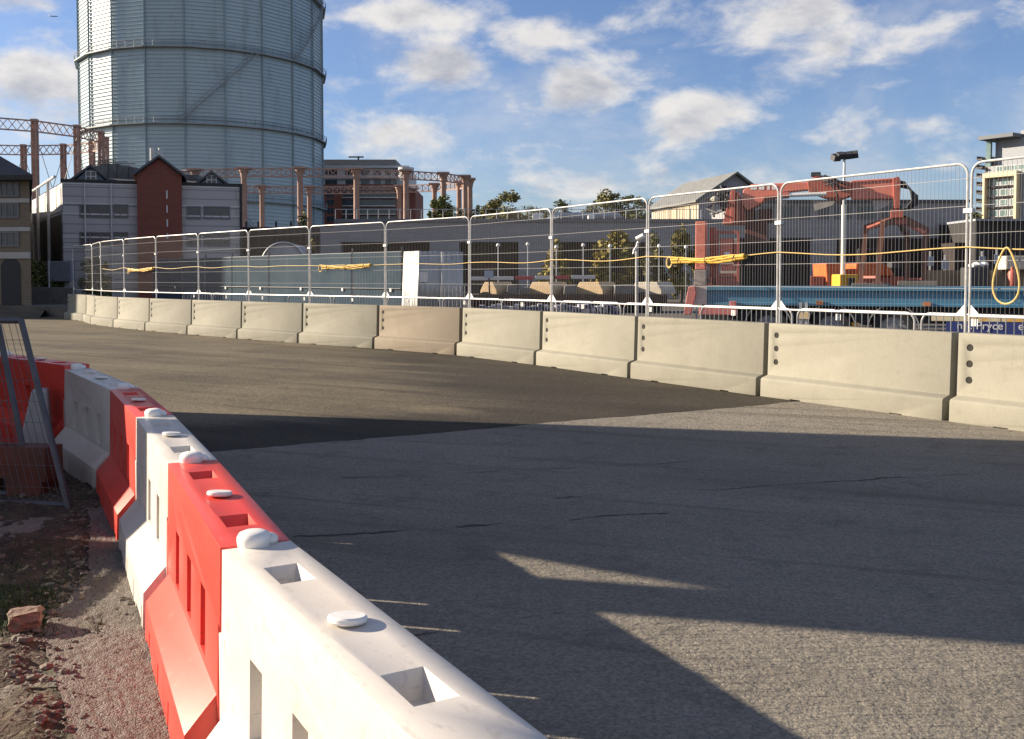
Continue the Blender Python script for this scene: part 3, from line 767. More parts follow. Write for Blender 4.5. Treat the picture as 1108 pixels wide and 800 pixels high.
for k in range(1500):
    if k < 800: c = gr(random.uniform(0, 60), random.uniform(640, 690)).xy
    else: c = gr(random.uniform(-10, 110), random.uniform(590, 700)).xy
    a = random.uniform(0, 2*PI); h_ = random.uniform(.02, .055); w_ = .004; ln = random.uniform(-.03, .03)
    z_ = vz(c) + .01
    mb.add([(c.x-w_*math.cos(a), c.y-w_*math.sin(a), z_), (c.x+w_*math.cos(a), c.y+w_*math.sin(a), z_), (c.x+ln, c.y+ln*math.sin(a*3), z_+h_)], [(0,1,2)])
g_ = mb.build('grass', M_grass); g_['kind'] = 'stuff'; g_['label'] = 'thin grass tufts on the shaded dirt verge'
EXPO = 1.25

# ------------------------------------------------------------------ far buildings: helpers
class Facade:
    """vertical plane through ground points a->b; rectangles on it by photo pixel, or by metres"""
    def __init__(s, a, b):
        s.a = Vector(a).to_2d() if len(a) == 3 else Vector(a); b = Vector(b); s.u = (b - s.a).normalized(); s.n = Vector((s.u.y, -s.u.x))   # n faces the camera side
        if s.n.dot(-s.a) < 0: s.n = -s.n
    def hit(s, px, py):
        r = at(px, py, 1.0) - Vector((0,0,H))
        t = s.n.dot(s.a) / s.n.dot(r.xy)
        p = Vector((0,0,H)) + r*t
        return (p.xy - s.a).dot(s.u), p.z
    def pt(s, w, z, out=0): q = s.a + s.u*w + s.n*out; return Vector((q.x, q.y, z))
    def slab(s, mb, w0, w1, z0, z1, o0, o1):
        return mb.prism([s.pt(w0,z0,o0), s.pt(w1,z0,o0), s.pt(w1,z1,o0), s.pt(w0,z1,o0)], (*(s.n*(o1-o0)), 0))
    def poly(s, mb, wz, o0, o1): return mb.prism([s.pt(w,z,o0) for w, z in wz], (*(s.n*(o1-o0)), 0))
def window(fc, root, w0, w1, z0, z1, glass, framem, nx=2, ny=1, out=.0, name='window', sill=True):
    f = MB(); t = .07
    for a, b, c, d in ((w0,w1,z0,z0+t),(w0,w1,z1-t,z1),(w0,w0+t,z0+t,z1-t),(w1-t,w1,z0+t,z1-t)): fc.slab(f, a, b, c, d, out, out+.06)
    for k in range(1, nx): 
        x = w0+(w1-w0)*k/nx; fc.slab(f, x-.03, x+.03, z0+t, z1-t, out, out+.05)
    for k in range(1, ny):
        z = z0+(z1-z0)*k/ny; fc.slab(f, w0+t, w1-t, z-.03, z+.03, out, out+.045)
    fr = f.build(name, framem, root)
    g = MB(); fc.slab(g, w0+t, w1-t, z0+t, z1-t, out+.002, out+.02); g.build('pane', glass, fr)
    return fr

# ------------------------------------------------------------------ the blue gasholder
def gasholder():
    D = 240.0; a_ = R(-17.42); cx, cy = D*math.sin(a_), D*math.cos(a_); Rg = 26.95; NS = 21
    root = empty('gasholder', (cx, cy, 0), 0, 'huge pale blue ribbed gasholder tank with walkway rings and a zigzag stair', 'gasholder')
    tocam = math.atan2(-cy, -cx); off = tocam + PI/NS
    def ringp(r, z): return [(r*math.cos(off + 2*PI*k/NS), r*math.sin(off + 2*PI*k/NS), z) for k in range(NS)]
    mb = MB(); prof = []; z = 0; stp = .78
    while z < 92:
        prof += [(Rg, z), (Rg, z+stp*.80), (Rg+.17, z+stp*.84), (Rg+.17, z+stp*.96)]; z += stp
    for r, z in prof: mb.v += ringp(r, z)
    for j in range(len(prof)-1):
        for k in range(NS):
            mb.f.append((j*NS+k, j*NS+(k+1) % NS, (j+1)*NS+(k+1) % NS, (j+1)*NS+k))
    mb.f.append(tuple((len(prof)-1)*NS+k for k in range(NS)))
    m = mat('gasholder_blue', (.31,.41,.455), .34, col2=(.35,.455,.50), scale=.12, spec=.6)
    layer(m, (.13,.17,.19), .35, .55, .75, (1,1,.25), amount=.5); layer(m, (.24,.22,.20), .9, .64, .8, (1,1,.12), amount=.4)
    mb.build('shell', m, root)
    mp = mat('gasholder_post', (.24,.33,.375), .5, var=.2, scale=.5)
    p = MB()
    for x, y, _ in ringp(Rg+.24, 0): p.bar((x,y,0), (x,y,92), .26)
    p.build('stanchion', mp, root)
    mw = mat('walkway_grey', (.27,.30,.32), .6, var=.3, scale=.5)
    zs = [ZZ(52, 202.6) - 2*15.7 + k*15.7 for k in range(6)]
    for zk in zs:
        if zk > 90: continue
        w = MB(); r0, r1 = ringp(Rg+.1, zk), ringp(Rg+1.1, zk); n = NS
        w.v += r0 + r1 + [(x,y,z+.24) for x,y,z in r1] + [(x,y,z+.24) for x,y,z in r0]
        for k in range(n):
            k2 = (k+1) % n
            for q in range(3): w.f.append((q*n+k, q*n+k2, (q+1)*n+k2, (q+1)*n+k))
        o = w.build('walkway', mw, root)
        rl = MB()
        for h_ in (.95, 1.5): rl.tube([(x,y,zk+h_) for x,y,z in r1], .06, 4, closed=True)
        for k in range(n):
            a, b = Vector(r1[k]), Vector(r1[(k+1) % n])
            for t in (0,.25,.5,.75): c = a.lerp(b, t); rl.tube([(c.x,c.y,zk+.3),(c.x,c.y,zk+1.5)], .05, 4)
        rl.build('railing', mw, o)
    def onwall(px, z):
        # angle on the shell seen at px
        best = None
        for j in range(-90, 91):
            a = tocam + R(j); x = cx + (Rg+.9)*math.cos(a); y = cy + (Rg+.9)*math.sin(a)
            e = abs(CX + F*x/y - px)
            if best is None or e < best[0]: best = (e, a)
        return best[1]
    for (pa, pb, k) in ((195, 283, 1), (321, 352, 2), (258, 300, 0)):
        za, zb = zs[k], zs[k+1]
        if k == 0: za, zb = zs[0]-2, zs[0]-12
        a0, a1 = onwall(pa, za), onwall(pb, zb); st = MB(); m_ = 14
        for dz in (.0, 1.1):
            pts = [((Rg+.9)*math.cos(a0+(a1-a0)*t/m_), (Rg+.9)*math.sin(a0+(a1-a0)*t/m_), za+(zb-za)*t/m_+dz) for t in range(m_+1)]
            st.tube(pts, (.15 if dz == 0 else .06), 5)
        for t in range(m_+1):
            q = Vector(((Rg+.9)*math.cos(a0+(a1-a0)*t/m_), (Rg+.9)*math.sin(a0+(a1-a0)*t/m_), za+(zb-za)*t/m_)); st.bar(q, q+Vector((0,0,1.1)), .08)
            q2 = Vector((q.x*.975, q.y*.975, q.z)); st.bar(q, q2, .12)
        st.build('staircase', mw, root)
gasholder()

# ------------------------------------------------------------------ red oxide guide frames
M_oxide = mat('oxide_pink', (.40,.265,.215), .7, col2=(.31,.20,.165), scale=.8)
def guide_frame(cx, cy, rx, ry, n, ztop, zbase, label, lattice, a0, girder, dia):
    root = empty('guide_frame', (cx, cy, 0), 0, label, 'gasholder frame', 'oxide red gasholder guide frames')
    P = [Vector((rx*math.cos(a0+2*PI*k/n), ry*math.sin(a0+2*PI*k/n), 0)) for k in range(n)]
    for p in P:
        c = MB(); w = .30
        if lattice:
            for i, j in ((-1,-1),(1,-1),(1,1),(-1,1)): c.bar((p.x+i*w,p.y+j*w,zbase),(p.x+i*w,p.y+j*w,ztop), .22)
            z = zbase; s_ = 1
            while z < ztop-1:
                for (i,j),(k,l) in (((-1,-1),(1,-1)),((1,-1),(1,1)),((1,1),(-1,1)),((-1,1),(-1,-1))):
                    a, b = (i,j),(k,l)
                    if s_ < 0: a, b = b, a
                    c.bar((p.x+a[0]*w,p.y+a[1]*w,z),(p.x+b[0]*w,p.y+b[1]*w,z+1.1), .10)
                z += 1.1; s_ = -s_
            c.box((p.x-w*1.5,p.y-w*1.5,ztop),(p.x+w*1.5,p.y+w*1.5,ztop+.35))
        else:
            c.lathe([(.75,zbase),(.75,zbase+1.2),(.56,zbase+1.6),(.43,ztop-1.3),(.50,ztop-1.2),(.52,ztop-.9),(.68,ztop-.35),(.75,ztop-.3),(.75,ztop)], 10, (p.x,p.y,0))
            c.box((p.x-.98,p.y-.98,ztop),(p.x+.98,p.y+.98,ztop+.3))
        c.build('column', M_oxide, root, smooth=not lattice)
    for k in range(n):
        a, b = P[k], P[(k+1) % n]; g = MB(); z1, z0 = ztop+.1, ztop+.1-girder
        g.bar((a.x,a.y,z1),(b.x,b.y,z1),.2).bar((a.x,a.y,z0),(b.x,b.y,z0),.2)
        m_ = 6
        for i in range(m_):
            c0, c1 = a.lerp(b, i/m_), a.lerp(b, (i+1)/m_)
            g.bar((c0.x,c0.y,z0),(c1.x,c1.y,z1),.1).bar((c0.x,c0.y,z1),(c1.x,c1.y,z0),.1)
            if not lattice: g.bar((c0.x,c0.y,z0),(c0.x,c0.y,z1),.14)
        g.build('girder', M_oxide, root)
        if dia:
            t = MB(); t.bar((a.x,a.y,zbase+2),(b.x,b.y,z0),.07).bar((a.x,a.y,z0),(b.x,b.y,zbase+2),.07); t.build('tie_rod', M_wire, root)
guide_frame(XX(-20,158), 158, 19.5, 16.5, 16, ZZ(125,141.5), .5, 'oxide red lattice gasholder frame with crossed tie rods, behind the tan brick house', True, R(3), 1.6, True)
guide_frame(XX(331,168), 168, XX(509,168)-XX(331,168), 15.5, 20, ZZ(183,152.5), .5, 'ring of round pink iron columns carrying a thin girder, in front of the brick apartments', False, R(5), 1.25, False)

# ------------------------------------------------------------------ white clad works building with red brick gable
M_clad = brick_mat('pale_cladding', (.46,.445,.455), (.41,.395,.405), (.23,.22,.23), 1.0, 14.0, .62, .7, .035)
M_cladw = mat('sill_band', (.62,.61,.61), .8, var=.15, scale=2)
M_redbrick = brick_mat('red_brick', (.235,.066,.045), (.19,.055,.04), (.14,.075,.06), 1.0, .45, .15, .85, .012)
M_slate = mat('roof_slate', (.085,.092,.11), .6, var=.3, scale=3)
M_bluecl = mat('dormer_blue', (.13,.17,.21), .6, var=.15, scale=3)
M_wood = mat('dark_trim', (.03,.028,.028), .7)
M_glassd = mat('dull_glass', (.055,.065,.075), .25, col2=(.10,.095,.085), scale=1.2, spec=.6)
M_frame = mat('window_frame', (.16,.16,.17), .6)
def works():
    root = empty('works_building', (-24.5, 68, .5), 0, 'pale panel clad works building with a red brick gable bay and slate roofs', 'building')
    A, B = Vector((-30,65)), Vector((-19,68.5)); fc = Facade(A, B); zt = ZZ(198, 65.5); Lw = (B-A).length
    back = Vector((-14, 80)); left = Vector((-42, 84))
    m = MB(); m.foot([tuple(A), tuple(B), (-23.5, 80), (-36, 90), tuple(left)], .3, zt); w = m.build('wall', M_clad, root); 
    def rel(o): pass
    bx = MB()
    for z in (zt-.02, zt-1.35, zt-2.05, zt-3.6, zt-4.3): fc.slab(bx, 0, Lw, z-.10, z, .003, .05)
    bx.build('course_band', M_cladw, root)
    for x0, x1, y0, y1 in ((86,120,221,236),(122.6,139,221,236),(202,217.5,223,237.5),(220,249,223,237.5),(86,120,251,266),(122.6,139,251,266),(202,217.5,252,267),(220,249,252,267)):
        a, z1 = fc.hit(x0, y0); b, z0 = fc.hit(x1, y1); window(fc, root, a, b, z0, z1, M_glassd, M_frame, max(2, int((b-a)/.55)), 1, .004)
    # downpipes
    dp = MB(); 
    for px in (92, 120.5): 
        a, _ = fc.hit(px, 220); p = fc.pt(a, 0, .12); dp.tube([(p.x,p.y,.5),(p.x,p.y,zt)], .05, 6)
    dp.build('downpipe', M_cladw, root)
    e = fc.pt(Lw-.06, 0, .14); MB().tube([(e.x,e.y,.5),(e.x,e.y,zt+.2)], .09, 6).build('corner_pipe', M_wood, root)
    # brick gable bay
    a, ze = fc.hit(148.5, 189.5); b, _ = fc.hit(196.5, 189.5); c, zp = fc.hit(172.5, 172.5); o1 = .55
    g = MB(); fc.poly(g, [(a,.3),(b,.3),(b,ze),((a+b)/2,zp),(a,ze)], -6.0, o1); g.build('brick_bay', M_redbrick, root)
    r = MB()
    for (w0, w1) in ((a-.28, (a+b)/2), (b+.28, (a+b)/2)):
        z0_ = ze-.16
        fc.poly(r, [(w0,z0_),(w1,zp+.05),(w1,zp+.22),(w0,z0_+.17)], -6.2, o1+.3)
    r.build('bay_roof', M_slate, root)
    q, _ = fc.hit(181, 220)
    for (y0, y1) in ((207,216),(223,231),(238,246),(253,259)):
        _, za = fc.hit(181, y0); _, zb = fc.hit(181, y1); s_ = MB(); fc.slab(s_, q-.05, q+.05, zb, za, o1+.003, o1+.07); s_.build('vent_pipe', M_cladw, root)
    # slate roofs with dormer gables
    for (x0, xp, x1, yb, yp) in ((76,97,117,192.5,180),(213,229,246.5,197,187)):
        wa, zb = fc.hit(x0, yb); wb_, _ = fc.hit(x1, yb); wp, zpk = fc.hit(xp, yp); zb = zt+.02
        d = MB(); fc.poly(d, [(wa,zb),(wb_,zb),(wp,zpk)], -7, -.7); d.build('dormer', M_bluecl, root)
        d = MB()
        for w_ in (wa-.25, wb_+.25): fc.poly(d, [(w_,zb-.05),(wp,zpk+.03),(wp,zpk+.2),(w_,zb+.12)], -7.2, -.45)
        d.build('dormer_roof', M_slate, root)
        window(fc, root, wp-.35, wp+.35, zb+.12, zb+.85, M_glassd, M_cladw, 2, 2, -.69)
    rf = MB(); fc.slab(rf, -.1, Lw+.05, zt, zt+.22, -.35, .06); rf.build('parapet', M_wood, root)
    bk = MB()
    bk.add([fc.pt(1, zt, -1.2), fc.pt(Lw-.5, zt, -1.2), fc.pt(Lw-2, zt+1.0, -7), fc.pt(2, zt+1.0, -7), fc.pt(1,zt,-13), fc.pt(Lw-.5,zt,-13)], [(0,1,2,3),(3,2,5,4),(0,3,4),(1,5,2)]); bk.build('roof', M_slate, root)
    # twin flues and rooftop plant
    fl = MB()
    for px in (164.5, 173.5):
        p = at(px, 172, 71); fl.tube([(p.x,p.y,zt),(p.x,p.y,ZZ(160.5,71))], .14, 10)
    fl.build('flue', M_galvw, root)
    for px, py, w, h in ((112,180,.5,.7),(120,178,.6,.9),(128,180,.9,1.0),(138,182,.8,.8),(206,190,.7,.6)):
        p = at(px, py, 72 + px*.013); pl = MB(); pl.box((p.x-w,p.y-.5,zt),(p.x+w,p.y+.5,p.z)); pl.tube([(p.x-w,p.y-.55,p.z+.25),(p.x+w,p.y-.55,p.z+.25)], .04, 5); pl.build('roof_plant', mat('plant_grey', (.13,.13,.135), .7, var=.5, scale=2), root)
    # left flank: shadow and sunlit top painted into the glazing; pale posts, bright rail
    fl2 = Facade(Vector(left), A); Lf = (A - left).length
    k = MB(); fl2.slab(k, .5, Lf-.6, .6, zt-2.1, .003, .05); k.build('dark_glazing', mat('flank_shade', (.035,.03,.028), .5), root)
    k = MB(); fl2.slab(k, Lf*.45, Lf-.5, zt-1.9, zt-.35, .003, .05); k.build('top_glazing', mat('flank_sunlit', (.62,.60,.55), .5, var=.2, scale=1), root)
    k = MB()
    for px in (41, 49, 61):
        a, _ = fl2.hit(px, 230); p = fl2.pt(a, 0, .5); k.tube([(p.x,p.y,.5),(p.x,p.y,zt+.35)], .11, 8)
    p, q = fl2.pt(Lf*.2, zt+.3, .5), fl2.pt(Lf+.4, zt+.3, .5); k.tube([p, q], .09, 8)
    k.build('post', M_cladw, root)
    for ch in root.children: pass
    return root
def recentre(root):
    bpy.context.view_layer.update()
    for ch in root.children: ch.matrix_parent_inverse = root.matrix_world.inverted()
recentre(works())

M_tan = brick_mat('tan_brick', (.19,.150,.10), (.16,.125,.083), (.20,.18,.155), 1.0, .45, .15, .9, .012)
M_lint = mat('pale_lintel', (.42,.41,.38), .8, var=.15, scale=2)
def brick_house():
    A, B = Vector((-46, 53)), Vector((-25.5, 51.5)); fc = Facade(A, B); L = (B-A).length; zt = ZZ(192, 52)
    root = empty('brick_house', (-36, 58, .5), 0, 'tan brick house with a dark hipped roof and pale lintel bands, at the frame edge', 'building')
    Cn = Vector((-40, 80)); Dn = Vector((-62, 82))
    MB().foot([tuple(A), tuple(B), tuple(Cn), tuple(Dn)], .3, zt).build('wall', M_tan, root)
    ev = [fc.pt(-.6, zt, .7), fc.pt(L+.6, zt, .7), Vector((Cn.x+.3, Cn.y+.3, zt)), Vector((Dn.x-.6, Dn.y+.6, zt))]
    rg = [Vector((-32.5, 58.5, zt+3.0)), Vector((-46, 76, zt+3.0))]
    m = MB(); m.add(ev + rg + [v + Vector((0,0,-.25)) for v in ev], [(0,1,4),(1,2,5,4),(2,3,5),(3,0,4,5),(0,6,7,1),(1,7,8,2),(2,8,9,3),(3,9,6,0),(6,9,8,7)]); m.build('roof', mat('dark_roof', (.040,.038,.037), .8, var=.3, scale=2), root)
    for y0, y1 in ((215,219.5),(246,250.5),(273,280)):
        _, z1 = fc.hit(10, y0); _, z0 = fc.hit(10, y1); b = MB(); fc.slab(b, 0, L, z0, z1, .003, .07); b.build('lintel_band', M_lint, root)
    for px0, px1 in ((-60,-42),(-34,-8),(0,21)):
        for y0, y1 in ((197,213),(220,236),(251,267)):
            a, z1 = fc.hit(px0, y0); b, z0 = fc.hit(px1, y1)
            if a > .3: window(fc, root, a, b, z0, z1, M_glassd, M_frame, 3, 1, .004)
    a, z1 = fc.hit(1, 279); b, _ = fc.hit(22, 279); cxx = (a+b)/2; rr = (b-a)/2; ar = MB()
    fc.poly(ar, [(cxx+rr*math.cos(t), max(.5, z1-rr) + rr*math.sin(t)) for t in [PI*k/12 for k in range(13)]] + [(cxx-rr,.4),(cxx+rr,.4)], .004, .03); ar.build('arched_doorway', mat('doorway_dark', (.02,.02,.022), .6), root)
    return root
recentre(brick_house())

# low wall, posts and bush at the far left
lw = MB(); fw = Facade(Vector((-60,58)), Vector((XX(79,56),56.0))); Lw_ = (Vector((XX(79,56),56.0)) - Vector((-60,58))).length
fw.slab(lw, 0, Lw_, .3, ZZ(311,57), -.4, 0)
tag(lw.build('low_wall', mat('wall_grey', (.17,.165,.165), .85, var=.3, scale=2), bevel=.03), 'low grey wall at the end of the road below the green bush', 'wall')
for px in (4, 53):
    p = at(px, 300, 59.5); tag(MB().tube([(p.x,p.y,.4),(p.x,p.y,ZZ(283,59.5))], .05, 8).build('fence_post', M_galv), 'thin grey fence post behind the low wall ' + ('before the arched doorway' if px == 4 else 'beside the green bush and blue grey cabinet'), 'post')
p = at(66, 289, 60); tag(MB().box((p.x-.75,p.y-.3,p.z-.9),(p.x+.75,p.y+.3,p.z+.35)).build('utility_cabinet', mat('cabinet_bluegrey', (.20,.22,.27), .6, var=.2), bevel=.04), 'small blue grey cabinet behind the low wall beside the bush', 'cabinet')

# ------------------------------------------------------------------ foliage
def leafm(name, c1, c2): 
    m = mat(name, c1, .75, col2=c2, scale=1.1, spec=.25); return m
M_lf = leafm('leaf_green', (.095,.115,.035), (.17,.17,.055)); M_lfd = leafm('leaf_dark', (.085,.095,.045), (.13,.14,.06))
M_lfy = leafm('leaf_yellow', (.24,.18,.03), (.15,.14,.035)); M_lfo = leafm('leaf_olive', (.20,.18,.07), (.14,.14,.06))
M_bark = mat('bark', (.07,.055,.04), .9, var=.4)
def crown_mb(c, rx, ry, rz, n, ls, clumps=14, rnd=None):
    rnd = rnd or random
    mb = MB(); cl = []
    for k in range(clumps):
        a = rnd.uniform(0, 2*PI); u = rnd.uniform(-.8, 1.05); rr = math.sqrt(max(0, 1-u*u)) * rnd.uniform(.3, 1.0)
        cl.append((Vector((rr*math.cos(a), rr*math.sin(a), u*.72)), rnd.uniform(.15, .40)))
    for k in range(n):
        q, s_ = rnd.choice(cl)
        d = Vector((rnd.gauss(0,1), rnd.gauss(0,1), rnd.gauss(0,1))); d = d.normalized() * s_ * rnd.random()**.4
        p = q + d; p = Vector((c[0]+p.x*rx, c[1]+p.y*ry, c[2]+p.z*rz))
        nrm = (d + Vector((rnd.gauss(0,.5), rnd.gauss(0,.5), rnd.gauss(0,.5)+.2))).normalized()
        a = nrm.cross(Vector((0,0,1)) if abs(nrm.z) < .9 else Vector((1,0,0))).normalized(); b = nrm.cross(a)
        sz_ = ls*rnd.uniform(.6,1.4); a *= sz_; b *= sz_*.62
        mb.add([p-a, p-b*.9, p+a, p+b], [(0,1,2,3)])
    return mb
def tree(name, px, pytop, pybase, Y, wpx, m, label, cat='tree', group=None, n=1700, trunk=True, zb=None, ls=None):
    zt = ZZ(pytop, Y); z0 = ZZ(pybase, Y) if zb is None else zb; s_ = Y/F; x = XX(px, Y); rx = wpx*s_/2
    root = empty(name, (x, Y, z0), 0, label, cat, group); h = zt - z0
    ch = h*.72 if trunk else h
    crown_mb((0,0,h-ch*.5), rx*1.12, rx*1.0, ch*.60, int(n*1.7), ls or max(rx,ch)*.042, 24).build('crown', m, root)
    t = MB(); tr = max(.05, h*.02)
    t.tube([(0,0,-.2),(h*.01,0,h*.3),(0,h*.01,h*.62)], [tr*1.4, tr, tr*.5], 7)
    for k in range(5):
        a = k*1.3+.4; t.tube([(0,0,h*(.3+.05*k)),(rx*.3*math.cos(a),rx*.3*math.sin(a),h*(.48+.05*k)),(rx*.62*math.cos(a),rx*.62*math.sin(a),h*(.62+.05*k))], [tr*.6,tr*.4,tr*.15], 5)
    t.build('trunk', M_bark, root)
TG = 'trees beyond the long grey wall'
tree('tree', 548, 210, 246, 118, 50, M_lfo, 'rounded olive green tree rising above the long grey wall, tallest of those trees', group=TG, trunk=False, n=2000)
tree('tree', 478, 214, 248, 140, 28, M_lf, 'green tree between the pink iron columns', group=TG, trunk=False)
tree('tree', 493, 224, 246, 145, 24, M_lfd, 'small dark green tree behind the last pink iron columns', group=TG, trunk=False, n=700)
tree('tree', 520, 222, 246, 150, 24, M_lfd, 'small dark tree beside the last pink column', group=TG, trunk=False, n=600)
tree('tree', 578, 224, 246, 140, 44, M_lfd, 'low dark tree between the tallest olive tree and the blue roof', group=TG, trunk=False, n=900)
tree('tree', 606, 218, 246, 150, 34, M_lfd, 'dark tree behind the near end of the blue roof', group=TG, trunk=False, n=900)
tree('tree', 655, 210, 246, 130, 46, M_lfo, 'yellowish olive tree behind the middle of the blue roof', group=TG, trunk=False, n=1600)
tree('tree', 682, 213, 246, 128, 44, M_lfd, 'dark tree between the blue roof and the cream shed', group=TG, trunk=False, n=1400)
tree('tree', 742, 202, 236, 150, 30, M_lfd, 'dark treetop peeping over the ridge of the cream shed', group=TG, trunk=False, n=700)
SH = 'yellowing shrubs at the foot of the grey wall'
tree('shrub', 600, 262, 304, 58, 30, M_lfy, 'thin yellowing shrub at the end of the red and white boards', 'shrub', SH, n=700, trunk=False, zb=.6)
tree('shrub', 666, 253, 304, 58, 44, M_lfy, 'biggest yellow green shrub beside the pale bent camera pole', 'shrub', SH, n=1300, trunk=False, zb=.6)
tree('shrub', 707, 258, 304, 59, 24, M_lfo, 'narrow olive shrub between the camera pole and the yellow hose bundle', 'shrub', SH, n=700, trunk=False, zb=.6)
tree('shrub', 737, 254, 304, 58, 32, M_lfy, 'yellow green shrub behind the yellow hose bundle beside the crane column', 'shrub', SH, n=900, trunk=False, zb=.6)
tree('shrub', 338, 262, 290, 62, 10, M_lfy, 'slim yellow shrub at the dark end of the grey wall', 'shrub', SH, n=260, trunk=False, zb=.6)
tree('bush', 44, 283, 314, 60.5, 54, M_lf, 'leafy green bush behind the low grey wall at the end of the road', 'bush', n=1500, trunk=False, zb=.5)
tree('bush', 108, 276, 314, 62, 34, M_lfo, 'olive bush under the works building behind the far mesh panels', 'bush', n=900, trunk=False, zb=.5)
tree('bush', 330, 232, 256, 120, 12, M_lfd, 'little dark bush below the pink iron columns beside the gasholder', 'bush', n=300, trunk=False, zb=3)
mb = MB()
for k in range(22):
    px = random.uniform(995, 1070); c = at(px, random.uniform(226, 236), 160 + random.uniform(-8, 8)); mb2 = crown_mb((c.x, c.y, c.z-3.2), 3.6, 3, 4, 130, .55, 7); mb.add(mb2.v, mb2.f)
w_ = mb.build('woods', M_lfd); w_['kind'] = 'stuff'; w_['label'] = 'far tree line behind the grab and the dark building'
mb = MB()
for k in range(26):
    px = random.uniform(515, 700); c = at(px, 236, 165 + random.uniform(-8, 8)); mb2 = crown_mb((c.x, c.y, c.z-2.5), 4, 3, 4, 110, .6, 7); mb.add(mb2.v, mb2.f)
w_ = mb.build('woods', M_lfd); w_['kind'] = 'stuff'; w_['label'] = 'low far tree line above the long grey wall'

# ------------------------------------------------------------------ brick apartments behind the columns
M_abrick = brick_mat('apartment_brick', (.26,.085,.055), (.21,.07,.05), (.18,.10,.08), 1.0, .9, .3, .85, .02)
M_render = mat('pale_render', (.58,.59,.60), .7, var=.12, scale=.5)
def apartments():
    Y = 255.0; root = empty('apartment_building', (XX(400,Y), Y, 0), 0, 'red brick apartment block with pale upper storeys behind the pink columns', 'building')
    X_ = lambda px: XX(px, Y); Z_ = lambda py: ZZ(py, Y)
    A, B = Vector((X_(330), Y)), Vector((X_(450), Y)); fc = Facade(A, B); L = (B-A).length
    W_ = lambda px: X_(px) - A.x
    m = MB(); fc.slab(m, 0, L, .3, Z_(205), -22, 0); m.build('brick_body', M_abrick, root)
    m = MB(); fc.slab(m, 0, W_(438), Z_(205)+.01, Z_(181), -20, -.8); m.build('upper_storeys', M_render, root)
    m = MB(); fc.slab(m, 0, W_(427), Z_(181)+.01, Z_(171), -18, -3.5); m.build('penthouse', mat('penthouse_grey', (.16,.17,.18), .6, var=.2), root)
    for y0, y1 in ((201,205.5),(190.5,193.5),(179.5,182)):
        m = MB(); fc.slab(m, 0, W_(443 if y0 < 200 else 450), Z_(y1), Z_(y0), -.78, .5); m.build('balcony_slab', M_render, root)
    for (x0, x1) in ((352,365),(374,385),(391,400),(405,412),(417,423),(428,436)):
        for y0, y1 in ((183.5,189.5),(194.5,200.5)):
            window(fc, root, W_(x0), W_(x1), Z_(y1), Z_(y0), M_glass, M_frame, 2, 1, -.79)
    for y0, y1 in ((207,213.5),(216,222.5),(225,231.5),(234,240.5)):
        window(fc, root, W_(371), W_(429), Z_(y1), Z_(y0), M_glass, M_frame, 9, 1, .01)
        window(fc, root, W_(354), W_(362), Z_(y1), Z_(y0), M_glass, M_frame, 2, 1, .01)
        m = MB(); fc.slab(m, W_(371), W_(429), Z_(y1+1.2), Z_(y1+.2), .02, .9); m.build('balcony', M_galv, root)
    # stepped curved end bay
    for y0, y1, r in ((205,193.5,3.4),(193.5,182,2.6)):
        m = MB(); m.lathe([(r, Z_(y0)), (r, Z_(y0)+.7)], 16, (X_(440), Y-.5, 0)); m.lathe([(r*.8, Z_(y0)+.7), (r*.8, Z_(y1))], 16, (X_(440), Y-.5, 0)); m.build('curved_bay', M_render, root, smooth=True)
    m = MB()
    for k in range(30): m.bar((X_(352+k*2.6), Y-.4, Z_(205)), (X_(352+k*2.6), Y-.4, Z_(205)+1.3), .5, .3)
    m.build('corbel', M_abrick, root)
    m = MB(); p = X_(386); m.tube([(p,Y+4,Z_(171)),(p,Y+4,Z_(167))], .25, 6).bar((p-2.6,Y+4,Z_(168)),(p+1.4,Y+4,Z_(168)),.35); m.build('roof_mast', M_dark, root)
    return root
recentre(apartments())

# ------------------------------------------------------------------ the long grey wall and its openings
M_greyw = brick_mat('grey_blockwork', (.30,.295,.305), (.27,.265,.275), (.23,.225,.235), 1.0, 1.2, .4, .9, .02)
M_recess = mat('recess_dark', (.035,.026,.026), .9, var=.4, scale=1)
def long_wall():
    Y = 70.0; X_ = lambda px: XX(px, Y); Z_ = lambda py: ZZ(py, Y); zt = Z_(240.5)
    root = empty('retaining_wall', (X_(540), Y, 0), 0, 'long grey block wall with dark recessed openings, running behind the yard', 'wall')
    A = Vector((X_(347), Y)); fc = Facade(A, Vector((X_(1049), Y))); W_ = lambda px: X_(px) - A.x
    op = [(369,465,264),(497,561,262.5),(606,701,262)]; xs = 347; zo = Z_(262)
    m = MB()
    fc.poly(m, [(W_(347),Z_(246)),(W_(362),Z_(246)),(W_(362),zo),(W_(347),zo)], -1.2, 0)
    fc.slab(m, W_(362), W_(818), zo, zt, -1.2, 0)
    for a, b, _ in op + [(818,818,0)]:
        fc.slab(m, W_(xs), W_(a), .3, zo, -1.2, 0); xs = b
    m.build('wall', M_greyw, root)
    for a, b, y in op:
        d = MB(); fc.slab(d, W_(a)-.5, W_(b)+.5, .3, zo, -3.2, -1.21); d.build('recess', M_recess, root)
    c = MB(); fc.slab(c, W_(362), W_(818), zt, zt+.22, -1.3, .12); c.build('coping', mat('coping_grey', (.19,.19,.205), .85, var=.2), root)
    rl = MB()
    for k in range(40):
        x = W_(362) + k*(W_(818)-W_(362))/39; p = fc.pt(x, zt+.2, -.5); rl.tube([p, p+Vector((0,0,.75))], .025, 5)
    p, q = fc.pt(W_(362), zt+.95, -.5), fc.pt(W_(818), zt+.95, -.5); rl.tube([p, q], .022, 5); rl.build('railing', M_galv, root)
    return root
recentre(long_wall())
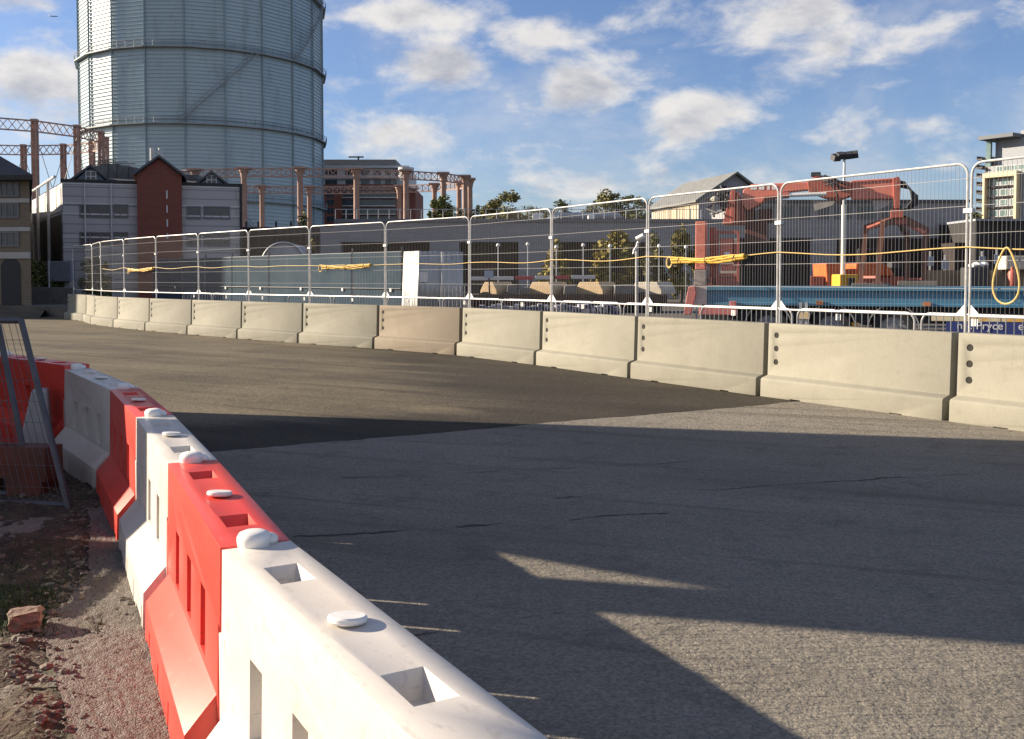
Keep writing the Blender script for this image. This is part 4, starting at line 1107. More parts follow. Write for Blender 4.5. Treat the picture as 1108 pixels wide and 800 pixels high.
def grey_shed():
    Y = 71.5; X_ = lambda px: XX(px, Y); Z_ = lambda py: ZZ(py, Y)
    root = empty('grey_shed', (X_(930), Y, 0), 0, 'long grey shed with a strip of dark high windows behind the crane boom', 'building')
    A = Vector((X_(812), Y)); fc = Facade(A, Vector((X_(1050), Y))); W_ = lambda px: X_(px) - A.x
    m = MB(); fc.slab(m, 0, W_(1046), .3, Z_(219), -14, 0); m.build('wall', M_greyw, root)
    m = MB(); fc.slab(m, -.15, W_(1046)+.2, Z_(219), Z_(216.5), -14.2, .25); m.build('roof', M_slate, root)
    for a, b in ((822,836),(846,858),(864,876),(884,896),(902,920),(926,946),(952,972)):
        window(fc, root, W_(a), W_(b), Z_(237), Z_(223), M_glass, M_frame, 3, 1, .004)
    d = MB(); fc.slab(d, W_(905), W_(1016), .4, Z_(258), .003, .06); d.build('shutter', M_recess, root)
    return root
recentre(grey_shed())
def cream_shed():
    c0 = Vector((XX(755,90), 90)); c1 = Vector((XX(705,100.6), 100.6)); fs = Facade(c1, c0); Ls = (c0-c1).length
    u = (c0-c1).normalized(); g = Vector((-u.y, u.x)); 
    if g.x < 0: g = -g
    c2 = c0 + g*7.4; c3 = c1 + g*7.4; ze = ZZ(217.5, 90); zr = ze + 2.5
    root = empty('cream_shed', (*((c0+c2)/2 - u*5), 0), 0, 'sunlit cream shed with a shallow grey roof standing above the grey wall', 'building')
    mid0, mid1 = (c0+c2)/2, (c1+c3)/2
    m = MB(); m.foot([tuple(c1), tuple(c0), tuple(c2), tuple(c3)], 4, ze); m.build('wall', mat('cream_board', (.60,.54,.42), .7, var=.12, scale=1), root)
    m = MB(); m.prism([(*c0, ze+.002), (*c2, ze+.002), (*mid0, zr)], (*(c1-c0), 0)); m.build('gable', mat('gable_shade_grey', (.26,.26,.28), .8), root)  # shade of the gable end put into its grey
    m = MB()
    for a, b in ((c0, mid0), (c2, mid0)):
        s_ = (a-b).normalized()*.5; p = [(*(a+s_+u*.5), ze-.15), (*(b+u*.5), zr+.08), (*(b+u*.5), zr+.26), (*(a+s_+u*.5), ze+.03)]; m.prism(p, (*(c1-c0-u*1.0), 0))
    m.build('roof', mat('shed_roof', (.20,.205,.20), .7, var=.3, scale=1.5), root)
    for k in range(7):
        w0 = Ls*(.04+.137*k); window(fs, root, w0, w0+Ls*.11, ze-1.7, ze-.35, mat('cream_shutter', (.55,.46,.32), .6, var=.2, scale=2), mat('shutter_frame', (.35,.29,.2), .7), 2, 1, .01)
    fg = Facade(c0, c2); m = MB(); fg.slab(m, 0, 7.4, 3.9, ze-.002, .004, .05); m.build('end_shade', mat('gable_shade_grey', (.26,.26,.28)), root)  # grey sheet over the cream end wall, standing in for its shade
    return root
recentre(cream_shed())
def blue_roof():
    Y = 94.0; X_ = lambda px: XX(px, Y); Z_ = lambda py: ZZ(py, Y)
    root = empty('low_building', (X_(637), Y, 0), 0, 'low building with a dark blue metal roof behind the grey wall', 'building')
    MB().box((X_(604),Y,3),(X_(672),Y+9,Z_(233))).build('wall', mat('pale_wall', (.3,.31,.33), .8, var=.15), root)
    m = MB(); m.prism([(X_(601),Y-.6,Z_(236.5)),(X_(601),Y+4.5,Z_(226.5)),(X_(601),Y+9.6,Z_(233))], (X_(674)-X_(601),0,0)); m.build('roof', mat('roof_blue', (.055,.075,.12), .5, var=.25, scale=1), root)
    return root
recentre(blue_roof())
for px, py, w, lab in ((582, 236, .8, 'small white rooftop unit above the grey wall beside the tallest olive tree'), (640, 238, .5, 'small white box on top of the grey wall below the blue roof')):
    p = at(px, py, 74); tag(MB().box((p.x-w*.5,p.y,p.z-1.1),(p.x+w*.5,p.y+.6,p.z+.35)).build('rooftop_unit', M_tag, bevel=.03), lab, 'unit')

# dark gasworks wall between the works building and the grey wall
def dark_wall():
    Y = 78.0; X_ = lambda px: XX(px, Y); root = empty('gasworks_wall', (X_(305), Y, 0), 0, 'dark brown brick wall with pipes between the works building and the grey wall', 'wall')
    MB().box((X_(255),Y,.3),(X_(352),Y+.6,ZZ(246,Y))).build('wall', brick_mat('brown_brick', (.075,.05,.045), (.06,.042,.04), (.05,.04,.04), 1, .45, .15, .9, .012), root)
    m = MB()
    for px in (268, 281, 300, 316): m.tube([(X_(px),Y-.2,.5),(X_(px),Y-.2,ZZ(240,Y))], .09, 6)
    m.tube([(X_(258),Y-.35,ZZ(256,Y)),(X_(348),Y-.35,ZZ(256,Y))], .1, 6); m.build('pipe', M_dark, root)
    return root
recentre(dark_wall())
def shelter():
    Y = 60.0; r = XX(330,Y) - XX(307,Y); z0 = ZZ(263, Y) - r
    root = empty('arched_shelter', (XX(307,Y), Y, .5), 0, 'grey arched sheet shelter seen above the blue hoarding', 'shelter'); z0 -= .5
    pts = [(r*math.cos(PI*k/16), 0, z0 + r*math.sin(PI*k/16)) for k in range(17)]
    m = MB(); m.prism([(-r,0,0),(r,0,0)] + pts[1:-1], (0, 3.5, 0)) ; m.build('cover', mat('tarp_grey', (.46,.46,.48), .7, var=.25, scale=1), root, smooth=30)
    e = MB(); e.tube([(p[0]*1.02, -.04, p[2]+.02) for p in pts], .07, 6); e.build('rim', M_galv, root)
shelter()

# ------------------------------------------------------------------ apartment tower and dark building at the right
def tower():
    Y = 150.0; X_ = lambda px: XX(px, Y); Z_ = lambda py: ZZ(py, Y)
    root = empty('apartment_tower', (X_(1090), Y, 0), 0, 'modern apartment tower with a cream frame, green glass and small balconies', 'building')
    A = Vector((XX(1062,156), 156)); fc = Facade(A, Vector((XX(1160,144.5), 144.5))); W_ = lambda px: fc.hit(px, 200)[0]
    m_cream = mat('cream_frame', (.60,.50,.33), .7, var=.08); m_g = mat('tower_grey', (.28,.30,.33), .7, var=.15)
    m = MB(); fc.slab(m, W_(1068.5), W_(1160), .5, Z_(176), -16, 0); m.build('wall', m_g, root)
    m = MB(); fc.slab(m, W_(1064), W_(1068), .5, Z_(164), -14, -.4); m.build('side_core', mat('tower_tan', (.20,.18,.155), .8, var=.15), root)
    m = MB(); fc.slab(m, W_(1072), W_(1160), Z_(176)+.01, Z_(146), -15, -1.2); m.build('upper_block', m_g, root)
    m = MB(); fc.slab(m, W_(1096), W_(1160), Z_(146)+.01, Z_(138), -15, -2.0); m.build('roof_block', m_g, root)
    m = MB(); fc.slab(m, W_(1062.5), W_(1100), Z_(146.5), Z_(142.5), -12, 1.4); m.build('roof_canopy', mat('canopy_dark', (.06,.075,.10), .5), root)
    m = MB(); fc.slab(m, W_(1066), W_(1071), Z_(176), Z_(146.7), -.5, -.05); m.build('glass_corner', M_glassg, root)
    for x0, x1 in ((1067.5,1069.6),(1101.5,1104)):
        m = MB(); fc.slab(m, W_(x0), W_(x1), .5, Z_(185), .02, 1.2); m.build('frame_post', m_cream, root)
    m = MB(); fc.slab(m, W_(1067.5), W_(1104), Z_(189.5), Z_(184.5), .021, 1.25); m.build('frame_beam', m_cream, root)
    for i, (x0, x1) in enumerate(((1071,1080.5),(1082.5,1091.5),(1093.5,1101))):
        for k in range(5):
            y0 = 191 + k*11.5; window(fc, root, W_(x0), W_(x1), Z_(y0+7.5), Z_(y0), M_glassg, M_render, 3, 1, .02)
            m = MB(); fc.slab(m, W_(x0), W_(x1), Z_(y0+9.6), Z_(y0+8), .02, .5); m.build('floor_slab', M_recess, root)
    for k in range(4):
        window(fc, root, W_(1078+k*8), W_(1085+k*8), Z_(183), Z_(177), M_glassg, M_render, 2, 1, .03)
    for k in range(4):
        y0 = 191 + k*11.5
        if k < 4: window(fc, root, W_(1108), W_(1120), Z_(y0+7.5), Z_(y0), M_glassg, M_render, 3, 1, .02)
    for k in range(8):
        y0 = 167 + k*9.5; m = MB(); fc.slab(m, W_(1059.5), W_(1065.8), Z_(y0+1.6), Z_(y0), -3, .9); fc.slab(m, W_(1059.5), W_(1060), Z_(y0), Z_(y0-3), -3, .9); m.build('balcony', M_dark, root)
    return root
recentre(tower())
def dark_block():
    Y = 66.0; X_ = lambda px: XX(px, Y); root = empty('dark_building', (X_(1085), Y, 0), 0, 'low black ribbed building in front of the apartment tower', 'building')
    MB().box((X_(1054),Y,.3),(X_(1190),Y+10,ZZ(239.5,Y))).build('wall', mat('black_clad', (.028,.026,.027), .7, var=.3, scale=1), root)
    m = MB()
    for k in range(30): m.box((X_(1055)+k*.28,Y-.06,.5),(X_(1055)+k*.28+.06,Y-.002,ZZ(240,Y)))
    m.build('rib', M_dark, root); MB().box((X_(1053),Y-.2,ZZ(239.5,Y)+.003),(X_(1191),Y+10.2,ZZ(237,Y))).build('roof', mat('tower_grey', (.28,.30,.33)), root)
    MB().box((X_(1040),Y+1,.3),(X_(1054)-.01,Y+6,ZZ(262,Y))).build('annexe', M_recess, root)
    return root
recentre(dark_block())

# ------------------------------------------------------------------ yard contents
# blue-grey hoarding panels
M_hoard = mat('hoarding_sheet', (.042,.066,.090), .95, col2=(.058,.082,.105), scale=.9, spec=.03)
layer(M_hoard, (.09,.105,.115), 3, .58, .8, (1,1,.3), amount=.5)
M_hoardd = mat('hoarding_dark', (.030,.045,.070), .95, col2=(.045,.062,.088), scale=.9, spec=.03)
HP = [(435,34),(381,36.0),(336,38.2),(291,40.6),(251,42.8),(222,44.6),(197,46.2),(165,48.5)]
HP = [Vector((XX(px, y), y)) for px, y in HP]
def hoarding(L, m):
    root = empty('hoarding_panel'); h = 2.35
    s_ = MB(); n = max(6, int(L/.18))
    for k in range(n):
        x0 = -L/2+.06+k*(L-.12)/n; x1 = x0+(L-.12)/n; s_.add([(x0,0,.1),((x0+x1)/2,-.006,.1),(x1,0,.1),(x1,0,h),((x0+x1)/2,-.006,h),(x0,0,h)], [(0,1,4,5),(1,2,3,4)])
    s_.build('sheet', m, root)
    f = MB(); 
    for x in (-L/2+.03, L/2-.03): f.tube([(x,.03,-.0),(x,.03,h+.18)], .03, 6)
    f.tube([(-L/2+.03,.03,h),(L/2-.03,.03,h)], .025, 6); f.tube([(-L/2+.03,-.035,h*.45),(L/2-.03,-.035,h*.45)], .02, 6); f.build('frame', M_darktube, root)
    for x in (L*.3,): MB().box((x-.05,-.06,.95),(x+.05,-.045,1.06)).build('tag', M_tag, root)
    return root
HL = ['blue grey hoarding panel beside the tall bright metal sheets', 'blue grey hoarding panel behind the middle yellow hose bundle', 'blue grey hoarding panel below the end of the grey wall', 'blue grey hoarding panel below the arched shelter', 'blue grey hoarding panel below the dark gasworks wall', 'blue grey hoarding panel under the right wing of the works building', 'dark blue hoarding panel under the red brick gable']
for i in range(len(HP)-1):
    a, b = HP[i], HP[i+1]; d = b-a; o = hoarding(d.length, M_hoardd if i == 6 else M_hoard); c = (a+b)/2
    o.location = (c.x, c.y, .5); o.rotation_euler = (0,0,math.atan2(d.y,d.x)+PI); tag(o, HL[i], 'hoarding', 'blue grey hoarding panels across the yard')
# tall bright sheets leaning upright
M_sheet = mat('bright_sheet', (.70,.70,.68), .45, col2=(.38,.39,.40), scale=2.2, stretch=(3,1,.5), lo=.45, hi=.6)
M_sheetg = mat('grey_sheet', (.46,.49,.51), .3, col2=(.33,.36,.38), scale=2, stretch=(3,1,.4), metal=.25)
def sheetp(px0, px1, ytop, Y0, Y1, m, label, tagp=False):
    a = Vector((XX(px0,Y0),Y0)); b = Vector((XX(px1,Y1),Y1)); d = b-a; L = d.length
    root = empty('metal_sheet', (a.x,a.y,.5), math.atan2(d.y,d.x), label, 'metal sheet', 'tall sheets stood upright in the yard')
    h = ZZ(ytop,(Y0+Y1)/2)-.5; mb = MB(); n = 14
    for k in range(n+1):
        x = L*k/n; w = .012*math.sin(k*2.1); mb.v += [(x,w,0),(x+.05*0,w+.10,h)]
    for k in range(n): mb.f.append((2*k,2*k+2,2*k+3,2*k+1))
    o = mb.build('sheet', m, root, smooth=True); sm = o.modifiers.new('s','SOLIDIFY'); sm.thickness = .02
    if tagp: MB().box((L*.06,-.05,h-.98),(L*.42,-.035,h-.66)).build('notice', M_tag, root)
sheetp(434,451,272,31.6,30.7,M_sheet,'brightest white sheet, sunlit and streaked, at the hoarding end of the stack')
sheetp(452,477,272,30.9,31.0,M_sheetg,'grey metal sheet carrying a small white notice',True)
sheetp(477.5,501,272.5,30.8,30.9,M_sheetg,'plain grey metal sheet beside the fence upright, without a notice')
# rusty flat wagon with stone blocks
M_rust = mat('rusty_steel', (.075,.035,.025), .85, col2=(.045,.028,.025), scale=2.5)
Yw = 40.0; X_ = lambda px, Y=Yw: XX(px, Y); Z_ = lambda py, Y=Yw: ZZ(py, Y)
wg = empty('rusty_wagon', (X_(610),Yw,.5), 0, 'long rusty steel wagon bed carrying the stone blocks', 'wagon')
m = MB(); m.box((X_(507),Yw,Z_(331)),(X_(722),Yw+2.6,Z_(319))); 
for k in range(13): x = X_(507)+.15+k*(X_(722)-X_(507)-.3)/12; m.box((x-.06,Yw-.09,Z_(331)),(x+.06,Yw-.003,Z_(319)))
m.build('bed', M_rust, wg)
m = MB()
for px in (525,548,672,697): m.tube([(X_(px),Yw+.2,.95),(X_(px),Yw+.34,.95)], .42, 18)
m.build('wheel', M_dark, wg); MB().box((X_(510),Yw+.4,.55),(X_(718),Yw+2.2,Z_(331)-.003)).build('underframe', M_dark, wg)
recentre(wg)
M_stoneb = mat('tan_stone', (.56,.42,.25), .85, col2=(.46,.34,.20), scale=2, bump=.4, bscale=14)
M_stonep = mat('pale_stone_block', (.55,.50,.40), .85, col2=(.45,.40,.32), scale=2, bump=.4, bscale=14)
M_stoneg = mat('grey_stone', (.22,.21,.20), .9, var=.35, scale=3, bump=.4, bscale=14)
for px0, px1, m_, lab in ((524,547,M_stoneb,'tan trapezoid stone block behind the fence upright, nearest the metal sheets'),(576,609,M_stoneb,'tan trapezoid stone block under the first red board'),(628,664,M_stoneb,'widest tan trapezoid stone block, in the middle of the wagon'),(690,728,M_stonep,'palest trapezoid stone block at the wagon end beside the hose bundle')):
    w = X_(px1)-X_(px0); h = Z_(305.5)-Z_(319); mb = MB()
    mb.prism([(-w/2,-.5,0),(w/2,-.5,0),(w/2-.02,-.5,h*.35),(w/2-.22,-.5,h),(-w/2+.22,-.5,h),(-w/2+.02,-.5,h*.35)], (0,1.4,0))
    o = mb.build('stone_block', m_, bevel=.03); o.location = ((X_(px0)+X_(px1))/2,Yw+1.1,Z_(319)+.004); o.rotation_euler = (0,0,R(-34)); tag(o, lab, 'stone block', 'stone blocks on the rusty wagon')
for px0, px1, yt, lab in ((548,561,308,'small grey stone block next to the first tan block'),(610,625,309,'small grey stone block between two tan blocks in mid wagon'),(665,688,308,'grey stone block between the widest and the palest block'),(563,574,311,'lowest little grey stone lump on the wagon')):
    w = X_(px1)-X_(px0); o = MB().prism([(-w/2,-.4,0),(w/2,-.4,0),(w/2-.06,-.4,Z_(yt)-Z_(319)),(-w/2+.04,-.4,(Z_(yt)-Z_(319))*.92)], (0,1.0,0)).build('stone_block', M_stoneg, bevel=.03)
    o.location = ((X_(px0)+X_(px1))/2,Yw+.6,Z_(319)+.004); tag(o, lab, 'stone block', 'stone blocks on the rusty wagon')
# stacked dark plates with blotched white sheeting between wagon and fence
tw = empty('sheeted_stack', (XX(565,26),26,.5), 0, 'row of stacked boards under blotched blue and white sheeting behind the crowd barriers', 'stack')
m = MB(); xa, xb = XX(518,26), XX(672,26)
for k in range(24):
    x0 = xa+(xb-xa)*k/24; x1 = xa+(xb-xa)*(k+1)/24-.03; zt_ = ZZ(331+1.6*math.sin(k*1.7),26); m.prism([(x0,26-.02*(k % 3),.5),(x1,26,.5),(x1,26.05,zt_),(x0,26.02,zt_)], (0,.9,0))
m.build('board', mat('blotched_sheet', (.55,.55,.56), .6, col2=(.06,.07,.15), scale=5, lo=.44, hi=.54), tw); recentre(tw)
# red and white boards on posts
M_rw_r = mat('board_red', (.45,.05,.06), .5, var=.15); M_rw_w = mat('board_white', (.62,.60,.60), .5, var=.1)
RW = [(507,528),(529,556),(558,577),(579,599),(601,616),(618,644)]; names = ['white','white','red','white','red','white']
for i, (a, b) in enumerate(RW):
    Y = 50.0; root = empty('barrier_board', (XX((a+b)/2,Y),Y,.5), 0, ['white plank board beside the metal sheets','white plank board before the first red one','red plank board nearest the metal sheets','white plank board between the two red ones','red plank board below the yellowing shrub','white plank board at the far end of the red and white run'][i], 'barrier board', 'red and white boards along the back of the yard')
    w = (XX(b,Y)-XX(a,Y))/2; za, zb_ = ZZ(303.5-i*.3,Y)-.5, ZZ(299.6-i*.3,Y)-.5
    MB().box((-w,-.03,za),(w,.03,zb_)).build('board', M_rw_r if names[i] == 'red' else M_rw_w, root, bevel=.02)
    MB().box((-w*.8,.031,0),(-w*.8+.08,.09,zb_)).box((w*.8-.08,.031,0),(w*.8,.09,zb_)).build('post', M_dark, root)
# slim posts with round pale lamps
for i, (px, y) in enumerate(((539,267),(571,266),(602,269),(631,267),(660,268),(713,268),(742,269))):
    Y = 55.0; root = empty('lamp_post', (XX(px,Y),Y,.5), 0, ['thin grey post with a round pale lamp, first from the metal sheets','thin grey post with a round pale lamp above the first red board','thin grey lamp post against the thin yellowing shrub','thin grey lamp post between two yellowing shrubs','thin grey lamp post against the biggest shrub','thin grey lamp post beside the narrow olive shrub','thin grey lamp post beside the crane column'][i], 'lamp post', 'thin lamp posts at the back of the yard')
    z = ZZ(y,Y)-.5; MB().tube([(0,0,0),(0,0,z)], .035, 6).build('post', M_galv, root); MB().blob((0,-.02,z+.08), .11,.11,.11,10,6).build('lamp', M_tag, root, smooth=True)
# bent camera pole
Y = 33.0; root = empty('camera_pole', (XX(689,Y),Y,.5), 0, 'pale pole with a bent camera head in front of the biggest shrub', 'camera pole')
z = ZZ(272,Y)-.5; MB().tube([(0,0,0),(0,0,z)], .05, 8).tube([(0,0,z),(.02,-.04,z+.25),(.10,-.08,z+.36)], .06, 8).build('pole', M_galvw, root)
MB().tube([(.02,-.05,z+.20),(-.1,-.08,z+.02),(-.12,-.08,z-.1)], .05, 8).tube([(-.02,-.1,z+.40),(.20,-.22,z+.52)], .09, 10).build('camera', M_tag, root, smooth=True)
# sign on a stick and little trolley near the metal sheets
Y = 36.0; root = empty('stick_sign', (XX(529,Y),Y,.5), 0, 'small pale blue placard on a dark stake above the stone blocks', 'placard')
z = ZZ(297,Y)-.5; MB().bar((.06,0,0),(0,0,z),.06).build('stake', M_dark, root); MB().box((-.17,-.05,z-.14),(.17,-.032,z+.14)).build('placard', mat('placard_blue', (.38,.44,.55), .5), root)
Y = 29.5; root = empty('cage_trolley', (XX(492,Y),Y,.5), 0, 'low grey wire cage in front of the plain metal sheet', 'cage')
m = MB(); w = .42; hh = ZZ(309,Y)-.5
for i in range(8): x = -w+2*w*i/7; m.tube([(x,0,.1),(x,0,hh)], .012, 5)
for i in range(6): m.tube([(-w,0,.1+(hh-.1)*i/5),(w,0,.1+(hh-.1)*i/5)], .012, 5)
for x in (-w, w): m.tube([(x,0,.1),(x,.6,.1),(x,.6,hh),(x,0,hh)], .015, 5)
m.build('cage', M_galv, root)

# ------------------------------------------------------------------ trailer
Yt = 20.0; TX = lambda px, Y=Yt: XX(px, Y); TZ = lambda py, Y=Yt: ZZ(py, Y)
TURN = R(21); PVX = XX(930, Yt)
def turned(px, b=0.0):
    k = (px - CX)/F; return PVX + (k*(Yt + b*math.cos(TURN)) - PVX - b*math.sin(TURN)) / (math.cos(TURN) + k*math.sin(TURN))
def turned_depth(px, b=0.0): return Yt - (turned(px, b) - PVX)*math.sin(TURN) + b*math.cos(TURN)
TX = lambda px: turned(px)
zb1, zb0 = TZ(310.5), TZ(331.5)
tr = empty('flatbed_trailer', (TX(930),Yt+1.2,.5), 0, 'blue flatbed trailer with a pink and white end, parked behind the barrier row', 'trailer')
x0, x1 = TX(765), TX(1210)
m = MB(); m.prism([(x0,Yt,zb0),(x0,Yt,zb0+.05),(x0,Yt+.04,zb0+.06),(x0,Yt+.04,zb1-.09),(x0,Yt-.02,zb1-.08),(x0,Yt-.02,zb1),(x0,Yt+2.45,zb1),(x0,Yt+2.45,zb0)], (x1-x0,0,0)); m.build('bed', M_blue, tr)
m = MB(); m.prism([(TX(747),Yt-.01,zb0+.02),(x0-.004,Yt-.01,zb0+.02),(x0-.004,Yt-.01,zb1),(TX(753),Yt-.01,zb1)], (0,2.46,0)); m.build('end_plate', mat('end_white', (.66,.62,.58), .5, col2=(.55,.40,.36), scale=4), tr)
m = MB(); m.prism([(TX(740),Yt-.06,TZ(343)),(TX(748),Yt-.06,TZ(343)),(TX(754),Yt-.06,TZ(318)),(TX(752),Yt-.06,zb1+.03),(TX(745),Yt-.06,zb1-.02)], (0,.045,0)); m.box((TX(757),Yt-.08,TZ(343)),(TX(798),Yt+.1,TZ(333.5))); m.box((TX(790),Yt-.06,TZ(333.4)),(TX(797),Yt,TZ(327)))
m.build('end_bracket', mat('pink_red', (.62,.16,.14), .5, col2=(.55,.2,.18), scale=4), tr, bevel=.015)
m = MB().box((TX(757),Yt+.3,TZ(350)),(x1,Yt+.5,zb0-.003)).box((TX(757),Yt+1.9,TZ(350)),(x1,Yt+2.1,zb0-.003)); m.build('chassis_rail', M_dark, tr)
for px in (831, 899, 967):
    xc = TX(px); zc = .5+.37
    w = MB(); prof = [(.26,-.0),(.39,-.0),(.42,.04),(.42,.24),(.39,.28),(.26,.28)]
    n = 26; base = len(w.v)
    for r_, d_ in prof:
        for k in range(n): a = 2*PI*k/n; w.v.append((xc+r_*math.cos(a), Yt+.06+d_, zc+r_*math.sin(a)))
    for j in range(len(prof)-1):
        for k in range(n): w.f.append((j*n+k, j*n+(k+1) % n, (j+1)*n+(k+1) % n, (j+1)*n+k))
    wh = w.build('wheel', M_rubber, tr, smooth=35)
    h_ = MB(); h_.tube([(xc,Yt+.09,zc),(xc,Yt+.3,zc)], .26, 20); h_.tube([(xc,Yt+.03,zc),(xc,Yt+.10,zc)], .11, 12)
    for k in range(8): a = k*PI/4; h_.tube([(xc+.2*math.cos(a),Yt+.07,zc+.2*math.sin(a)),(xc+.2*math.cos(a),Yt+.1,zc+.2*math.sin(a))], .025, 6)
    h_.build('rim', M_rim, wh, smooth=35)
    g = MB(); 
    ring = [[(xc+r_*math.cos(PI*k/14), Yt+d_, zc+.02+r_*math.sin(PI*k/14)) for k in range(15)] for r_, d_ in ((.50,.02),(.50,.40),(.475,.40),(.475,.02))]
    g.v = [p for r_ in ring for p in r_]
    for j in range(4):
        for k in range(14): g.f.append((j*15+k, j*15+k+1, ((j+1) % 4)*15+k+1, ((j+1) % 4)*15+k))
    g.build('mudguard', mat('mudguard_grey', (.33,.34,.34), .5, var=.2), tr, smooth=35)
m = MB()
for px in (866.5, 872.5): m.box((TX(px)-.03,Yt-.02,.6),(TX(px)+.03,Yt+.04,TZ(328)))
m.build('landing_leg', M_tag, tr)
m = MB().box((TX(863),Yt-.07,TZ(346)),(TX(876.5),Yt-.025,TZ(339))); m.build('marker_plate', mat('marker_amber', (.75,.52,.2), .5, col2=(.7,.66,.55), scale=8), tr)
for px, py in ((887,328),(1003,328.5)): MB().box((TX(px)-.07,Yt-.04,TZ(py)-.04),(TX(px)+.07,Yt-.003+.03,TZ(py)+.04)).build('side_lamp', mat('lamp_amber', (.55,.2,.08), .4), tr)
m = MB(); xs0 = TX(1008)
for k in range(9): m.box((xs0+k*.42,Yt-.10,ZZ(349,18.7)),(xs0+k*.42+.40,Yt-.07,ZZ(342.5,18.7)))
m.build('reflective_strip', mat('strip_amber', (.72,.40,.07), .45, col2=(.7,.62,.42), scale=1.6, lo=.45, hi=.55), tr)
sg = MB().box((TX(1024),Yt-.10,.62),(TX(1200),Yt-.06,ZZ(349.5,18.7))).build('side_board', mat('sign_blue', (.035,.05,.19), .45), tr)
def text(s, x, z, size, parent, m_):
    cu = bpy.data.curves.new('lettering', 'FONT'); cu.body = s; cu.size = size; cu.extrude = .003; cu.align_x = 'LEFT'
    o = bpy.data.objects.new('lettering', cu); C.objects.link(o)
    dg = bpy.context.evaluated_depsgraph_get(); me = bpy.data.meshes.new_from_object(o.evaluated_get(dg)); bpy.data.objects.remove(o)
    o = bpy.data.objects.new('lettering', me); C.objects.link(o); me.materials.clear(); me.materials.append(m_); me.name = 'lettering'
    o.rotation_euler = (PI/2,0,0); o.location = (x, Yt-.105, z)
    return o
recentre(tr)
inv = tr.matrix_world.inverted()
for s_, px in (('n', 1035.5), ('.', 1049.5), ('Pryce', 1056), ('e', 1101.5)):
    o = text(s_, TX(px), ZZ(357.6,18.7), .215, sg, M_tag); o.parent = sg

# ------------------------------------------------------------------ loader crane standing on the trailer
Yc = 21.0; _k = [930]
def KX(px): _k[0] = px; return turned(px, Yc - Yt)
def KZ(py): return ZZ(py, turned_depth(_k[0], Yc - Yt))      # always called right after KX
cr = empty('loader_crane', (KX(800),Yc,zb1), 0, 'weathered red loader crane with a folded boom, mounted on the trailer', 'crane')
def pbox(mb, x0, x1, y0, y1, d0=-.2, d1=.4):
    a, b = KX(x0), KX(x1); KX((x0+x1)/2); return mb.box((a,Yc+d0,KZ(y1)),(b,Yc+d1,KZ(y0)))
m = MB(); pbox(m,753,764,240,292,-.12,.12); m.build('stabiliser_column', M_coral, cr, bevel=.015)
m = MB(); pbox(m,752,765,292.3,308.5,-.16,.16); m.build('column_foot', mat('foot_grey', (.32,.29,.27), .7, var=.3), cr, bevel=.01)
m = MB(); pbox(m,766,772.5,246,309,.15,.4); m.build('rear_column', M_craned, cr)
m = MB(); 
for a, b, c, d in ((774.5,777,250,309),(797,799.5,250,309),(777.01,796.99,250,253),(777.01,796.99,296,299)): pbox(m,a,b,c,d,-.03,.03)
m.build('cabinet_frame', M_craned, cr)
m = MB(); pbox(m,778,792,258,284,.05,.3); pbox(m,793,796,262,290,.1,.3); pbox(m,779,795,286,293,.05,.25); m.build('control_cabinet', M_coral, cr, bevel=.015)
m = MB(); pbox(m,783,789,273,279,.03,.048); m.build('data_plate', M_tag, cr)
m = MB(); pbox(m,777.2,796.8,299.2,309,.0,.35); pbox(m,763.5,771,300,309,-.1,.1); m.build('valve_box', M_craned, cr, bevel=.015)
m = MB(); c_ = Vector((KX(767),Yc-.12,KZ(304.5))); m.tube([c_, c_+Vector((0,.02,0))], .055, 14); m.build('dial', M_dark, cr)
m = MB(); m.prism([(KX(781),Yc,KZ(243)),(KX(806),Yc,KZ(243)),(KX(804),Yc,KZ(226)),(KX(797),Yc,KZ(208)),(KX(790),Yc,KZ(206)),(KX(786),Yc,KZ(222))], (0,.5,0)); pbox(m,790,795,206,242,-.06,-.003); m.build('slew_mast', M_craned, cr, bevel=.01)
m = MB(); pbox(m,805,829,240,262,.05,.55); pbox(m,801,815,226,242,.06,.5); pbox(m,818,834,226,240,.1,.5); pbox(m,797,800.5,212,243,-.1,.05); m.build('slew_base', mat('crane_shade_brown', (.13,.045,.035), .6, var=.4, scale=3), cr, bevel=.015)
m = MB(); rnd = random.Random(3)
for k in range(13):
    a = Vector((KX(rnd.uniform(768,790)), Yc+rnd.uniform(-.1,.3), KZ(rnd.uniform(203,232)))); b = Vector((KX(rnd.uniform(768,798)), Yc+rnd.uniform(-.1,.3), KZ(rnd.uniform(200,236)))); cc = (a+b)/2 + Vector((-.2, 0, .12*rnd.uniform(-1,1))); m.tube([a, cc, b], .028, 6)
pbox(m,772,783,204,214,0,.3); pbox(m,777,786,214,226,.02,.3); m.build('hydraulics', M_dark, cr)
m = MB(); m.blob((KX(773),Yc-.05,KZ(216)), .10,.08,.07,8,6,.1); m.build('work_lamp', mat('lamp_pale', (.45,.42,.35), .5), cr)
